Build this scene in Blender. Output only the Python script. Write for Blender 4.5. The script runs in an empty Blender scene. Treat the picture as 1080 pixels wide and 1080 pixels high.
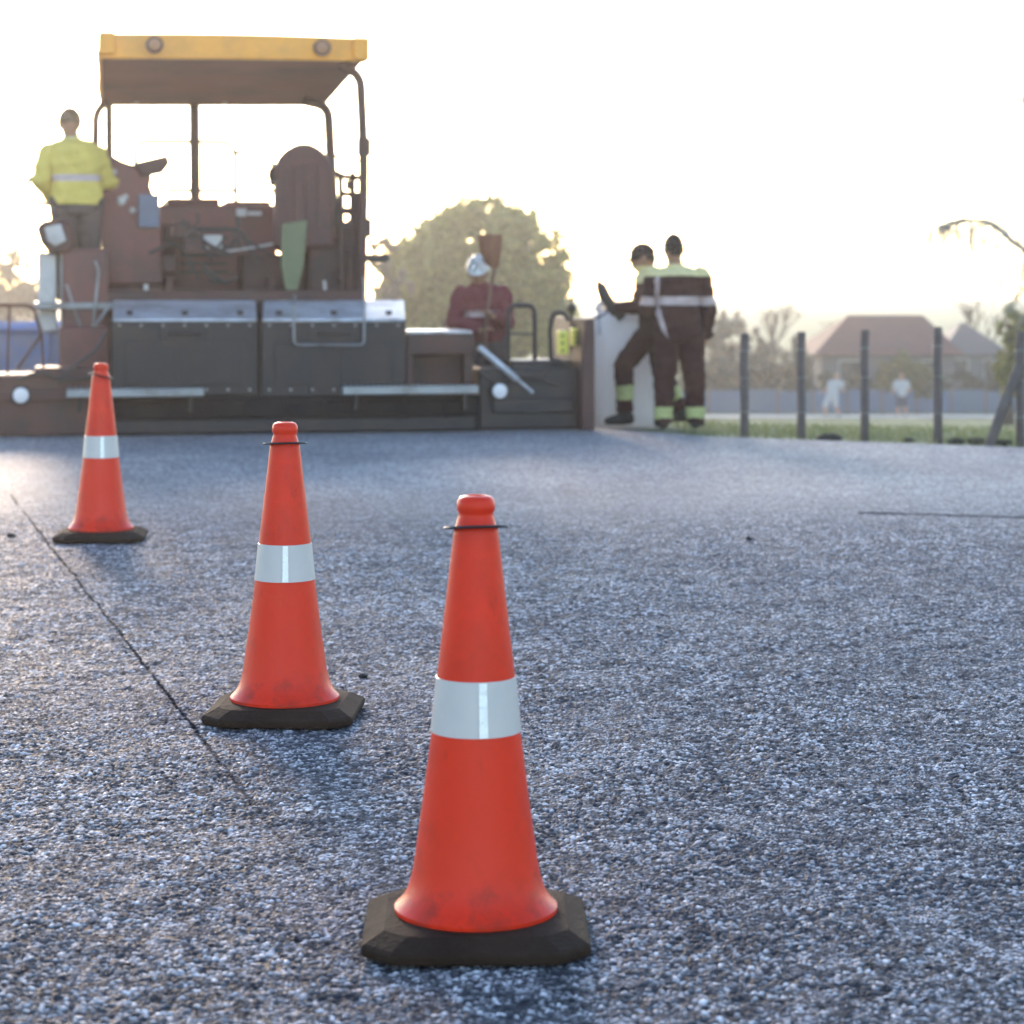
import bpy, bmesh, math, random
import numpy as np
from mathutils import Vector, Matrix
random.seed(7); np.random.seed(7)
scene = bpy.context.scene
COL = scene.collection
R = math.radians
PI = math.pi
F, H, HOR, CX = 2400.0, 1.35, 290.0, 540.0      # focal length (px of a 1080 frame), eye height, horizon row, centre column

def at(px, py, Y):
    return Vector(((px - CX) * Y / F, Y, H - (py - HOR) * Y / F))

# ------------------------------------------------------------------ materials
def new_mat(name):
    m = bpy.data.materials.new(name); m.use_nodes = True
    nt = m.node_tree
    b = nt.nodes['Principled BSDF']
    return m, nt, b

def N(nt, typ, **kw):
    n = nt.nodes.new(typ)
    for k, v in kw.items(): setattr(n, k, v)
    return n

def mix_rgb(nt, fac, a, b, blend='MIX'):
    n = N(nt, 'ShaderNodeMix', data_type='RGBA', blend_type=blend)
    for sock, v in ((n.inputs[0], fac), (n.inputs[6], a), (n.inputs[7], b)):
        if hasattr(v, 'is_linked'): nt.links.new(v, sock)
        elif isinstance(v, (tuple, list)): sock.default_value = (*v[:3], 1)
        else: sock.default_value = v
    return n.outputs[2]

def math_n(nt, op, a, b=None, clamp=False):
    n = N(nt, 'ShaderNodeMath', operation=op, use_clamp=clamp)
    for i, v in enumerate((a, b)):
        if v is None: continue
        if hasattr(v, 'is_linked'): nt.links.new(v, n.inputs[i])
        else: n.inputs[i].default_value = v
    return n.outputs[0]

def noise(nt, scale, detail=4, rough=.55, vec=None):
    n = N(nt, 'ShaderNodeTexNoise')
    n.inputs['Scale'].default_value = scale; n.inputs['Detail'].default_value = detail
    n.inputs['Roughness'].default_value = rough
    if vec is not None: nt.links.new(vec, n.inputs['Vector'])
    return n

def ramp(nt, fac, p0, p1, c0=(0, 0, 0), c1=(1, 1, 1)):
    r = N(nt, 'ShaderNodeValToRGB')
    r.color_ramp.elements[0].position = p0; r.color_ramp.elements[1].position = p1
    r.color_ramp.elements[0].color = (*c0, 1); r.color_ramp.elements[1].color = (*c1, 1)
    nt.links.new(fac, r.inputs[0])
    return r.outputs[0]

def surf(name, col, rough=.6, metal=0., var=.25, scale=6., dirt=None, dirt_amt=.5, bump=.15, bscale=40., spec=.5, coat=0.):
    """General worn surface: base colour with blotchy variation, optional dirt patches and a fine bump."""
    m, nt, b = new_mat(name)
    tc = N(nt, 'ShaderNodeTexCoord').outputs['Object']
    n1 = noise(nt, scale, 6, .6, tc)
    c = mix_rgb(nt, n1.outputs[0], tuple(v * (1 - var) for v in col), tuple(min(1, v * (1 + var)) for v in col))
    if dirt is not None:
        n2 = noise(nt, scale * .6, 8, .7, tc)
        f = ramp(nt, n2.outputs[0], .5 - .15 * dirt_amt, .75 - .1 * dirt_amt)
        c = mix_rgb(nt, f, c, dirt)
    nt.links.new(c, b.inputs['Base Color'])
    n3 = noise(nt, bscale, 4, .6, tc)
    rr = math_n(nt, 'ADD', math_n(nt, 'MULTIPLY', n1.outputs[0], .3), rough - .15, clamp=True)
    nt.links.new(rr, b.inputs['Roughness'])
    b.inputs['Metallic'].default_value = metal
    b.inputs['Specular IOR Level'].default_value = spec
    b.inputs['Coat Weight'].default_value = coat
    if bump:
        bp = N(nt, 'ShaderNodeBump'); bp.inputs['Strength'].default_value = bump; bp.inputs['Distance'].default_value = .01
        nt.links.new(n3.outputs[0], bp.inputs['Height']); nt.links.new(bp.outputs[0], b.inputs['Normal'])
    return m

def cloth(name, col, rough=.9, var=.2):
    return surf(name, col, rough, 0, var, 9., None, 0, .5, 22., .2)

def leaf_mat(name, col, col2, trans=.35):
    m, nt, b = new_mat(name)
    g = N(nt, 'ShaderNodeNewGeometry')
    c = mix_rgb(nt, g.outputs['Random Per Island'], col, col2)
    nt.links.new(c, b.inputs['Base Color']); b.inputs['Roughness'].default_value = .6
    t = N(nt, 'ShaderNodeBsdfTranslucent'); nt.links.new(c, t.inputs['Color'])
    mx = N(nt, 'ShaderNodeMixShader'); mx.inputs[0].default_value = trans
    nt.links.new(b.outputs[0], mx.inputs[1]); nt.links.new(t.outputs[0], mx.inputs[2])
    nt.links.new(mx.outputs[0], nt.nodes['Material Output'].inputs['Surface'])
    return m

# ------------------------------------------------------------------ mesh helpers
class MB:
    def __init__(s): s.v = []; s.f = []; s.mi = []; s.st = []; s.sv = []
    def add(s, vs, fs, mi=0):
        o = len(s.v); s.st.append(len(s.f)); s.sv.append(o); s.v += [tuple(v) for v in vs]; s.f += [tuple(i + o for i in f) for f in fs]; s.mi += [mi] * len(fs)
        return s
    def box(s, x0, y0, z0, x1, y1, z1, mi=0, M=None):
        vs = [Vector((x, y, z)) for z in (z0, z1) for y in (y0, y1) for x in (x0, x1)]
        if M is not None: vs = [M @ v for v in vs]
        return s.add(vs, [(0, 2, 3, 1), (4, 5, 7, 6), (0, 1, 5, 4), (2, 6, 7, 3), (0, 4, 6, 2), (1, 3, 7, 5)], mi)
    def hexa(s, vs, mi=0):      # 8 corners in box order
        return s.add(vs, [(0, 2, 3, 1), (4, 5, 7, 6), (0, 1, 5, 4), (2, 6, 7, 3), (0, 4, 6, 2), (1, 3, 7, 5)], mi)
    def tube(s, pts, r, n=10, mi=0, caps=True):
        pts = [Vector(p) for p in pts]; rs = r if isinstance(r, (list, tuple)) else [r] * len(pts)
        rings = []; up = None
        for i, p in enumerate(pts):
            d = (pts[min(i + 1, len(pts) - 1)] - pts[max(i - 1, 0)])
            if d.length < 1e-9: d = Vector((0, 0, 1))
            d.normalize()
            if up is None: up = Vector((0, 0, 1)) if abs(d.z) < .9 else Vector((1, 0, 0))
            a = d.cross(up)
            if a.length < 1e-4: a = d.cross(Vector((.3, 1, .2)))
            a.normalize(); up = a.cross(d).normalized(); 
            rings.append([p + (a * math.cos(2 * PI * k / n) + up * math.sin(2 * PI * k / n)) * rs[i] for k in range(n)])
        vs = [v for rg in rings for v in rg]; fs = []
        for i in range(len(rings) - 1):
            for k in range(n):
                k2 = (k + 1) % n
                fs.append((i * n + k, i * n + k2, (i + 1) * n + k2, (i + 1) * n + k))
        if caps: fs += [tuple(range(n))[::-1], tuple((len(rings) - 1) * n + k for k in range(n))]
        return s.add(vs, fs, mi)
    def lathe(s, prof, n=64, mi=0, cap0=True, cap1=True):    # prof: (r, z)
        vs = []; fs = []
        for r, z in prof: vs += [(r * math.cos(2 * PI * k / n), r * math.sin(2 * PI * k / n), z) for k in range(n)]
        for i in range(len(prof) - 1):
            for k in range(n):
                k2 = (k + 1) % n; fs.append((i * n + k, i * n + k2, (i + 1) * n + k2, (i + 1) * n + k))
        if cap0: fs.append(tuple(range(n))[::-1])
        if cap1: fs.append(tuple((len(prof) - 1) * n + k for k in range(n)))
        return s.add(vs, fs, mi)
    def prism(s, poly, d0, d1, fn, mi=0):       # poly of 2-D points, fn(a, b, d) -> point
        n = len(poly)
        vs = [fn(a, b, d0) for a, b in poly] + [fn(a, b, d1) for a, b in poly]
        fs = [tuple(range(n)), tuple(range(n, 2 * n))[::-1]] + [(i, (i + 1) % n + 0, n + (i + 1) % n, n + i)[::-1] for i in range(n)]
        return s.add(vs, fs, mi)
    def ball(s, c, r, n=12, mi=0, sq=(1, 1, 1)):
        c = Vector(c); vs = []; fs = []; m = n // 2
        for i in range(m + 1):
            th = PI * i / m
            for k in range(n):
                ph = 2 * PI * k / n
                vs.append(c + Vector((math.sin(th) * math.cos(ph) * r * sq[0], math.sin(th) * math.sin(ph) * r * sq[1], math.cos(th) * r * sq[2])))
        for i in range(m):
            for k in range(n):
                k2 = (k + 1) % n
                if i == 0: fs.append((k, n + k, n + k2))
                elif i == m - 1: fs.append((i * n + k, (i + 1) * n + k, i * n + k2))
                else: fs.append((i * n + k, (i + 1) * n + k, (i + 1) * n + k2, i * n + k2))
        return s.add(vs, fs, mi)
    def build_each(s, name, mat, parent=None, **kw):     # one object for every shape added
        out = []; bounds = s.st + [len(s.f)]; vb = s.sv + [len(s.v)]
        for a, b, va, vz in zip(bounds[:-1], bounds[1:], vb[:-1], vb[1:]):
            m = MB(); m.add(s.v[va:vz], [tuple(i - va for i in f) for f in s.f[a:b]]); out.append(m.build(name, mat, parent, **kw))
        return out
    def build(s, name, mats, parent=None, smooth=False, bevel=0., seg=2, loc=None):
        me = bpy.data.meshes.new(name); me.from_pydata(s.v, [], s.f)
        for m in (mats if isinstance(mats, (list, tuple)) else [mats]): me.materials.append(m)
        me.polygons.foreach_set('material_index', s.mi)
        me.update()
        bm = bmesh.new(); bm.from_mesh(me); bmesh.ops.recalc_face_normals(bm, faces=bm.faces); bm.to_mesh(me); bm.free()
        o = bpy.data.objects.new(name, me); COL.objects.link(o)
        if parent is not None: o.parent = parent
        if loc is not None: o.location = loc
        if smooth:
            me.polygons.foreach_set('use_smooth', [True] * len(me.polygons))
            if smooth != 'all': me.set_sharp_from_angle(angle=R(40))
        if bevel:
            b = o.modifiers.new('bevel', 'BEVEL'); b.width = bevel; b.segments = seg; b.limit_method = 'ANGLE'; b.angle_limit = R(35)
        return o

def fillet(pts, r=.05, n=5):
    pts = [Vector(p) for p in pts]; out = [pts[0]]
    for i in range(1, len(pts) - 1):
        a, b, c = pts[i - 1], pts[i], pts[i + 1]
        d1 = (a - b); d2 = (c - b); rr = min(r, d1.length * .45, d2.length * .45)
        p1 = b + d1.normalized() * rr; p2 = b + d2.normalized() * rr
        for k in range(n + 1):
            t = k / n; out.append(p1 * (1 - t) ** 2 + b * 2 * t * (1 - t) + p2 * t * t)
    out.append(pts[-1]); return out

def tag(o, label=None, cat=None, group=None, kind=None):
    if label: o['label'] = label
    if cat: o['category'] = cat
    if group: o['group'] = group
    if kind: o['kind'] = kind
    return o

def empty(name, loc=(0, 0, 0), rz=0.):
    o = bpy.data.objects.new(name, None); COL.objects.link(o); o.location = loc; o.rotation_euler = (0, 0, rz); o.empty_display_size = .2
    return o

def copy_tree(o, parent=None):
    c = o.copy(); COL.objects.link(c)
    if parent is not None: c.parent = parent
    for ch in list(o.children): copy_tree(ch, c)
    return c

# ------------------------------------------------------------------ camera, world, sun
cam = bpy.data.objects.new('camera', bpy.data.cameras.new('camera')); COL.objects.link(cam)
cam.location = (0, 0, H); cam.rotation_euler = (R(90), 0, 0)
cd = cam.data; cd.sensor_width = 36; cd.lens = 36 * F / 1080; cd.shift_y = -(540 - HOR) / 1080
cd.clip_start = .1; cd.clip_end = 5000
cd.dof.use_dof = True; cd.dof.focus_distance = 6.2; cd.dof.aperture_fstop = 4.2
scene.camera = cam

SUN_EL, SUN_AZ = R(14), R(-13)        # azimuth measured from +Y towards +X: behind the paver, to the left
sdir = Vector((math.sin(SUN_AZ) * math.cos(SUN_EL), math.cos(SUN_AZ) * math.cos(SUN_EL), math.sin(SUN_EL)))
w = bpy.data.worlds.new('World'); scene.world = w; w.use_nodes = True
wt = w.node_tree; bg = wt.nodes['Background']
sky = N(wt, 'ShaderNodeTexSky', sky_type='NISHITA'); sky.sun_disc = False
sky.sun_elevation = SUN_EL; sky.sun_rotation = SUN_AZ; sky.air_density = 1.0; sky.dust_density = .5; sky.ozone_density = 2.0
wt.links.new(sky.outputs[0], bg.inputs[0]); bg.inputs[1].default_value = .15
sl = bpy.data.lights.new('sun', 'SUN'); sl.energy = .8; sl.angle = R(11); sl.color = (1, .76, .56)
so = bpy.data.objects.new('sun', sl); COL.objects.link(so); so.rotation_euler = (-sdir).to_track_quat('-Z', 'Y').to_euler(); so.location = sdir * 300

scene.view_settings.view_transform = 'Standard'; scene.view_settings.look = 'None'
scene.view_settings.exposure = 1.85; scene.view_settings.gamma = 1
scene.render.engine = 'CYCLES'
cy = scene.cycles
cy.use_denoising = True; cy.max_bounces = 6; cy.volume_bounces = 1; cy.caustics_reflective = False; cy.caustics_refractive = False
cy.sample_clamp_indirect = 6

# ------------------------------------------------------------------ ground and road
SEAM_A = (at(25, 540, F * H / 250).x, F * H / 250); SEAM_B = (at(300, 890, F * H / 600).x, F * H / 600)
CRK_A = (at(905, 541, F * H / 251).x, F * H / 251); CRK_B = (at(1110, 547, F * H / 257).x, F * H / 257)

def terrain_z(x, y):
    y0 = 19.75 + np.clip((1.4 - x) * 3, 0, 1) * 9.0 - np.clip((x - 1.5), 0, 12) * .50
    s = .0714 + (.0622 - .0714) * np.clip((y - 19.6) / 75, 0, 1)
    z = 1.35 - y * s
    t = np.clip((y - y0) / 6, 0, 1); t = t * t * (3 - 2 * t)
    z = -.05 * (1 - t) + np.minimum(z, -.05) * t
    z = np.where(y > 97, -4.69, np.maximum(z, -4.69))
    return z

def make_terrain():
    xs = np.concatenate([np.linspace(-520, -40, 13), np.linspace(-36, 36, 73), np.linspace(40, 520, 13)])
    ys = np.concatenate([np.linspace(-60, 14, 8), np.linspace(15, 40, 76), np.linspace(41, 130, 70), np.linspace(150, 560, 12)])
    X, Y = np.meshgrid(xs, ys)
    Z = terrain_z(X, Y)
    rng = np.random.RandomState(3)
    Z = Z + np.where((Y > 24), rng.uniform(-.03, .03, Z.shape), 0)
    v = np.stack([X, Y, Z], -1).reshape(-1, 3); nx = len(xs); ny = len(ys)
    i = (np.arange(ny - 1)[:, None] * nx + np.arange(nx - 1)[None]).ravel()
    f = np.stack([i, i + 1, i + nx + 1, i + nx], -1)
    me = bpy.data.meshes.new('field'); me.from_pydata(v.tolist(), [], f.tolist())
    me.polygons.foreach_set('use_smooth', [True] * len(me.polygons))
    m, nt, b = new_mat('grass_field')
    tc = N(nt, 'ShaderNodeTexCoord').outputs['Object']
    n1 = noise(nt, .5, 5, .6, tc); n2 = noise(nt, 9, 4, .6, tc)
    c = mix_rgb(nt, n1.outputs[0], (.12, .16, .06), (.20, .23, .10)); c = mix_rgb(nt, math_n(nt, 'MULTIPLY', n2.outputs[0], .6), c, (.16, .15, .08))
    # bare gravel near the road works
    sx = N(nt, 'ShaderNodeSeparateXYZ'); nt.links.new(tc, sx.inputs[0])
    w1 = math_n(nt, 'SUBTRACT', 1.3, sx.outputs[0]); w2 = math_n(nt, 'SUBTRACT', 30, sx.outputs[1])
    e = math_n(nt, 'MINIMUM', w1, math_n(nt, 'MULTIPLY', w2, .3)); e = math_n(nt, 'ADD', e, math_n(nt, 'MULTIPLY', n2.outputs[0], .5), clamp=True)
    c = mix_rgb(nt, e, c, (.10, .09, .085))
    nt.links.new(c, b.inputs['Base Color']); b.inputs['Roughness'].default_value = .9
    bp = N(nt, 'ShaderNodeBump'); bp.inputs['Distance'].default_value = .05; nt.links.new(n2.outputs[0], bp.inputs['Height']); nt.links.new(bp.outputs[0], b.inputs['Normal'])
    me.materials.append(m)
    o = bpy.data.objects.new('field', me); COL.objects.link(o); tag(o, kind='structure')
make_terrain()

def asphalt_mat():
    m, nt, b = new_mat('fresh_asphalt')
    tc = N(nt, 'ShaderNodeTexCoord').outputs['Object']
    at_s = N(nt, 'ShaderNodeAttribute', attribute_name='shade'); at_d = N(nt, 'ShaderNodeAttribute', attribute_name='dense')
    vo = N(nt, 'ShaderNodeTexVoronoi', feature='F1'); vo.inputs['Scale'].default_value = 80; nt.links.new(tc, vo.inputs['Vector'])
    ve = N(nt, 'ShaderNodeTexVoronoi', feature='DISTANCE_TO_EDGE'); ve.inputs['Scale'].default_value = 80; nt.links.new(tc, ve.inputs['Vector'])
    sp = N(nt, 'ShaderNodeSeparateColor'); nt.links.new(vo.outputs['Color'], sp.inputs[0])
    shade = N(nt, 'ShaderNodeMix', data_type='FLOAT')
    nt.links.new(at_d.outputs['Fac'], shade.inputs[0]); nt.links.new(math_n(nt, 'ADD', math_n(nt, 'MULTIPLY', sp.outputs[0], .66), .08), shade.inputs[2]); nt.links.new(at_s.outputs['Fac'], shade.inputs[3])  # flat part darkened in colour to imitate the self-shadow of raised stones
    r = N(nt, 'ShaderNodeValToRGB'); cr = r.color_ramp
    cr.elements[0].position = .0; cr.elements[0].color = (.006, .007, .012, 1)
    cr.elements[1].position = 1; cr.elements[1].color = (.99, .93, .93, 1)
    e = cr.elements.new(.28); e.color = (.165, .153, .156, 1)
    e = cr.elements.new(.62); e.color = (.54, .50, .505, 1)
    nt.links.new(shade.outputs[0], r.inputs[0])
    nl = noise(nt, .55, 6, .6, tc); nm = noise(nt, 4.5, 5, .65, tc)
    c = mix_rgb(nt, math_n(nt, 'MULTIPLY', ramp(nt, nl.outputs[0], .40, .66), .35), r.outputs[0], (.05, .057, .08))
    c = mix_rgb(nt, math_n(nt, 'MULTIPLY', ramp(nt, nm.outputs[0], .5, .72), .35), c, (.05, .056, .075))
    # construction joint and a transverse crack (real lines in the mat)
    sx = N(nt, 'ShaderNodeSeparateXYZ'); nt.links.new(tc, sx.inputs[0])
    wob = noise(nt, 1.7, 5, .7, tc); wv = math_n(nt, 'MULTIPLY', math_n(nt, 'SUBTRACT', wob.outputs[0], .5), .06)
    def line(A, B, width, y0, y1):
        ax, ay = A; bx, by = B; dx, dy = bx - ax, by - ay; L = math.hypot(dx, dy); nx, ny = -dy / L, dx / L
        d = math_n(nt, 'ADD', math_n(nt, 'MULTIPLY', math_n(nt, 'SUBTRACT', sx.outputs[0], ax), nx), math_n(nt, 'MULTIPLY', math_n(nt, 'SUBTRACT', sx.outputs[1], ay), ny))
        d = math_n(nt, 'ABSOLUTE', math_n(nt, 'ADD', d, wv))
        k = math_n(nt, 'SUBTRACT', 1, math_n(nt, 'DIVIDE', d, width), clamp=True)
        k = math_n(nt, 'MULTIPLY', k, 1.6, clamp=True)
        g1 = math_n(nt, 'GREATER_THAN', sx.outputs[y0[0]], y0[1]); g2 = math_n(nt, 'LESS_THAN', sx.outputs[y1[0]], y1[1])
        return math_n(nt, 'MULTIPLY', k, math_n(nt, 'MULTIPLY', g1, g2))
    l1 = line(SEAM_A, SEAM_B, .011, (1, 4.9), (1, 14.0)); l2 = line(CRK_A, CRK_B, .07, (0, CRK_A[0]), (0, 9))
    ln = math_n(nt, 'MAXIMUM', l1, l2)
    brk = ramp(nt, noise(nt, 3.0, 4, .6, tc).outputs[0],   .28, .46)
    ln = math_n(nt, 'MULTIPLY', math_n(nt, 'MULTIPLY', ln, brk), ramp(nt, math_n(nt, 'DIVIDE', sx.outputs[1], 10), .50, .66, (.22, .22, .22)))
    c = mix_rgb(nt, math_n(nt, 'MULTIPLY', ln, .75), c, (.008, .009, .012))
    nt.links.new(c, b.inputs['Base Color'])
    nt.links.new(math_n(nt, 'SUBTRACT', .70, math_n(nt, 'MULTIPLY', sp.outputs[2], .2)), b.inputs['Roughness']); nt.links.new(math_n(nt, 'MULTIPLY', math_n(nt, 'SUBTRACT', 1, ln, clamp=True), math_n(nt, 'ADD', math_n(nt, 'MULTIPLY', shade.outputs[0], .20), .06)), b.inputs['Specular IOR Level'])
    hb = math_n(nt, 'ADD', math_n(nt, 'MULTIPLY', math_n(nt, 'MINIMUM', ve.outputs['Distance'], .25), 2.4), math_n(nt, 'MULTIPLY', sp.outputs[1], .7))
    hb = math_n(nt, 'MULTIPLY', hb, math_n(nt, 'MULTIPLY', math_n(nt, 'SUBTRACT', 1, at_d.outputs['Fac']), .6))
    nf = noise(nt, 420, 3, .6, tc)
    hb = math_n(nt, 'ADD', hb, math_n(nt, 'MULTIPLY', nf.outputs[0], .25))
    bp = N(nt, 'ShaderNodeBump'); bp.inputs['Strength'].default_value = 1.0; bp.inputs['Distance'].default_value = .006
    nt.links.new(hb, bp.inputs['Height']); nt.links.new(bp.outputs[0], b.inputs['Normal'])
    return m

def hsh(ix, iy, seed):
    h = (ix.astype(np.int64) * 374761393 + iy.astype(np.int64) * 668265263 + seed * 974634777) & 0xffffffff
    h = ((h ^ (h >> 13)) * 1274126177) & 0xffffffff
    h = ((h ^ (h >> 16)) * 2246822519) & 0xffffffff
    return (((h ^ (h >> 15)) & 0xffffff) / 16777216.0).astype(np.float32)

def voronoi_stones(X, Y, cell, seed):
    gx = np.floor(X / cell).astype(np.int64); gy = np.floor(Y / cell).astype(np.int64)
    f1 = np.full(X.shape, 9., np.float32); f2 = f1.copy(); bi = gx.copy(); bj = gy.copy(); bx = np.zeros(X.shape, np.float32); by = bx.copy()
    for a in (-1, 0, 1):
        for b in (-1, 0, 1):
            i = gx + a; j = gy + b
            dx = (X / cell - i - .05 - .9 * hsh(i, j, seed)).astype(np.float32); dy = (Y / cell - j - .05 - .9 * hsh(i, j, seed + 1)).astype(np.float32)
            d = np.sqrt(dx * dx + dy * dy); m = d < f1
            f2 = np.where(m, f1, np.minimum(f2, d)); bi = np.where(m, i, bi); bj = np.where(m, j, bj)
            bx = np.where(m, dx, bx); by = np.where(m, dy, by); f1 = np.where(m, d, f1)
    return f1, f2, bi, bj, bx, by

def smooth_noise(X, Y, cell, seed):
    gx = X / cell; gy = Y / cell; ix = np.floor(gx).astype(np.int64); iy = np.floor(gy).astype(np.int64); fx = gx - ix; fy = gy - iy
    fx = fx * fx * (3 - 2 * fx); fy = fy * fy * (3 - 2 * fy)
    g = lambda i, j: hsh(i, j, seed) * 2 - 1
    return (g(ix, iy) * (1 - fx) + g(ix + 1, iy) * fx) * (1 - fy) + (g(ix, iy + 1) * (1 - fx) + g(ix + 1, iy + 1) * fx) * fy

YAW = R(11); OP = Vector((-2.21, 19.3, 0)); CY_, SY_ = math.cos(YAW), math.sin(YAW)
def stone_field(X, Y):
    wx = X + .003 * smooth_noise(X, Y, .010, 21); wy = Y + .003 * smooth_noise(X, Y, .010, 22)
    wgt = np.clip(.5 + 5 * smooth_noise(X, Y, .33, 51) + 5 * smooth_noise(X, Y, .07, 52), 0, 1)      # coarse and fine patches
    Z = 0; sh = 0
    for cell, k, sd, wt in ((.0128, .82, 5, wgt), (.0092, .58, 61, 1 - wgt)):
        f1, f2, i, j, bx, by = voronoi_stones(wx, wy, cell, sd)
        hgt = hsh(i, j, sd + 2) ** .8; tx = (hsh(i, j, sd + 3) - .5) * 3.2; ty = (hsh(i, j, sd + 4) - .5) * 3.2; rnd = .16 + .84 * hsh(i, j, sd + 5) ** 1.5
        edge = np.clip((f2 - f1) / .42, 0, 1); edge = edge * edge * (3 - 2 * edge); pit = hgt > .2
        Z = Z + wt * k * edge * (.0018 + .0058 * hgt + .0030 * (bx * tx + by * ty)) * np.where(pit, 1, .15)
        sh = sh + wt * np.where(pit, rnd * (.08 + .92 * edge), rnd * .15)
    g1, g2, i2, j2, _, _ = voronoi_stones(X + 3.3, Y + 1.7, .031, 19)
    Z += .002 * hsh(i2, j2, 27) * np.clip((g2 - g1) / .5, 0, 1) + .002 * smooth_noise(X, Y, .06, 31) + .003 * smooth_noise(X, Y, .19, 32)
    ax, ay = SEAM_A; bx_, by_ = SEAM_B; L = math.hypot(bx_ - ax, by_ - ay); nx, ny = -(by_ - ay) / L, (bx_ - ax) / L
    dj = np.abs((X - ax) * nx + (Y - ay) * ny + .014 * smooth_noise(X, Y, .35, 33) + .006 * smooth_noise(X, Y, .04, 34))
    Z -= .002 * np.clip(1 - dj / .014, 0, 1) * (Y > 5.0)
    return Z, np.clip(sh * np.clip(1.05 + .9 * smooth_noise(X, Y, .022, 41), .4, 1.15) * np.clip(1.0 + .2 * smooth_noise(X, Y, .11, 42), 0, 1.3), 0, 1)
def make_road():
    bv = []; bf = []; bz = []; bd = []; nv = 0
    x0, x1, y0, ym, y1 = -4.8, 4.8, 3.3, 7.4, 14.6
    for (xa, xb, ya, yb, dx, gr) in ((-3.1, 3.1, y0, ym, .0041, .00082), (-4.8, 4.8, ym, y1, .0058, .00088)):
        xs = np.linspace(xa, xb, int((xb - xa) / dx)); ny_ = int(math.log(yb / ya) / gr); ys = ya * (yb / ya) ** (np.arange(ny_ + 1) / ny_); ny_ += 1; nx_ = len(xs)
        X, Y = np.meshgrid(xs, ys)
        Z, sh = stone_field(X, Y)
        fade = np.minimum.reduce([(X - xa) / .7, (xb - X) / .7, (Y - y0) / .2, (y1 - Y) / 3.]); fade = np.clip(fade, 0, 1); Z = Z * fade
        i = (np.arange(ny_ - 1)[:, None] * nx_ + np.arange(nx_ - 1)[None]).ravel()
        bf.append(np.stack([i, i + 1, i + nx_ + 1, i + nx_], -1) + nv); bv.append(np.stack([X, Y, Z], -1).reshape(-1, 3)); bz.append(sh.ravel()); bd.append(fade.ravel()); nv += X.size
    v = np.concatenate(bv); f = np.concatenate(bf); sh = np.concatenate(bz); fade = np.concatenate(bd)
    # the rest of the mat around it: far edge under the screed, then the right-hand edge of the mat
    def screed(u): return OP + Vector((CY_, SY_, 0)) * u + Vector((-SY_, CY_, 0)) * .35
    pl = screed(-14); pr = screed(3.0)
    far = [(pl.x, pl.y), (pr.x, pr.y), (1.59, 19.08), (4.0, 17.82), (9.0, 15.2), (15, 12.0)]
    ex = [(-3.1, y0), (3.1, y0), (3.1, ym), (x1, ym), (x1, y1), (x0, y1), (x0, ym), (-3.1, ym)] + far + [(15, -8), (pl.x, -8)]
    ev = np.array([(a, b, 0.) for a, b in ex] + [(a, b, -.07) for a, b in far])
    # 0..7 outline of the fine-grained part, 8..13 far edge, 14 right near, 15 left near, 16.. skirt
    fs = [(15, 0, 7, 6), (15, 6, 5, 8), (5, 4, 10, 9, 8), (4, 11, 10), (4, 12, 11), (4, 13, 12), (4, 3, 13), (3, 14, 13), (3, 2, 14), (2, 1, 14), (0, 15, 14, 1)]
    fs += [(8 + k, 9 + k, 17 + k, 16 + k) for k in range(5)]
    me = bpy.data.meshes.new('road')
    av = np.concatenate([v, ev]); nquad = len(f)
    loops = np.concatenate([f.ravel(), np.array([k + nv for q in fs for k in q])])
    tot = np.concatenate([np.full(nquad, 4), np.array([len(q) for q in fs])]); start = np.concatenate([[0], np.cumsum(tot)[:-1]])
    me.vertices.add(len(av)); me.vertices.foreach_set('co', av.astype(np.float32).ravel())
    me.loops.add(len(loops)); me.loops.foreach_set('vertex_index', loops.astype(np.int32))
    me.polygons.add(len(tot)); me.polygons.foreach_set('loop_start', start.astype(np.int32))
    me.update(calc_edges=True)
    me.polygons.foreach_set('use_smooth', np.concatenate([np.ones(nquad, bool), np.zeros(len(fs), bool)]))
    a1 = me.attributes.new('shade', 'FLOAT', 'POINT'); a1.data.foreach_set('value', np.concatenate([sh.ravel(), np.full(len(ev), .5)]).astype(np.float32))
    a2 = me.attributes.new('dense', 'FLOAT', 'POINT'); a2.data.foreach_set('value', np.concatenate([fade.ravel(), np.zeros(len(ev))]).astype(np.float32))
    me.materials.append(asphalt_mat()); me.validate()
    o = bpy.data.objects.new('road', me); COL.objects.link(o); tag(o, kind='structure')
make_road()

# pale strip laid across the far end of the field
def make_pale_strip():
    mb = MB(); xs = np.linspace(-60, 60, 61); vs = []; fs = []
    for x in xs:
        for y in (86.0, 94.5): vs.append((x, y, float(terrain_z(np.array(x), np.array(y))) + .06))
    for i in range(60): fs.append((2 * i, 2 * i + 2, 2 * i + 3, 2 * i + 1))
    mb.add(vs, fs); o = mb.build('pale_strip', surf('pale_strip_surface', (.55, .53, .48), .9, 0, .1, 2.)); tag(o, kind='structure')
make_pale_strip()

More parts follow.
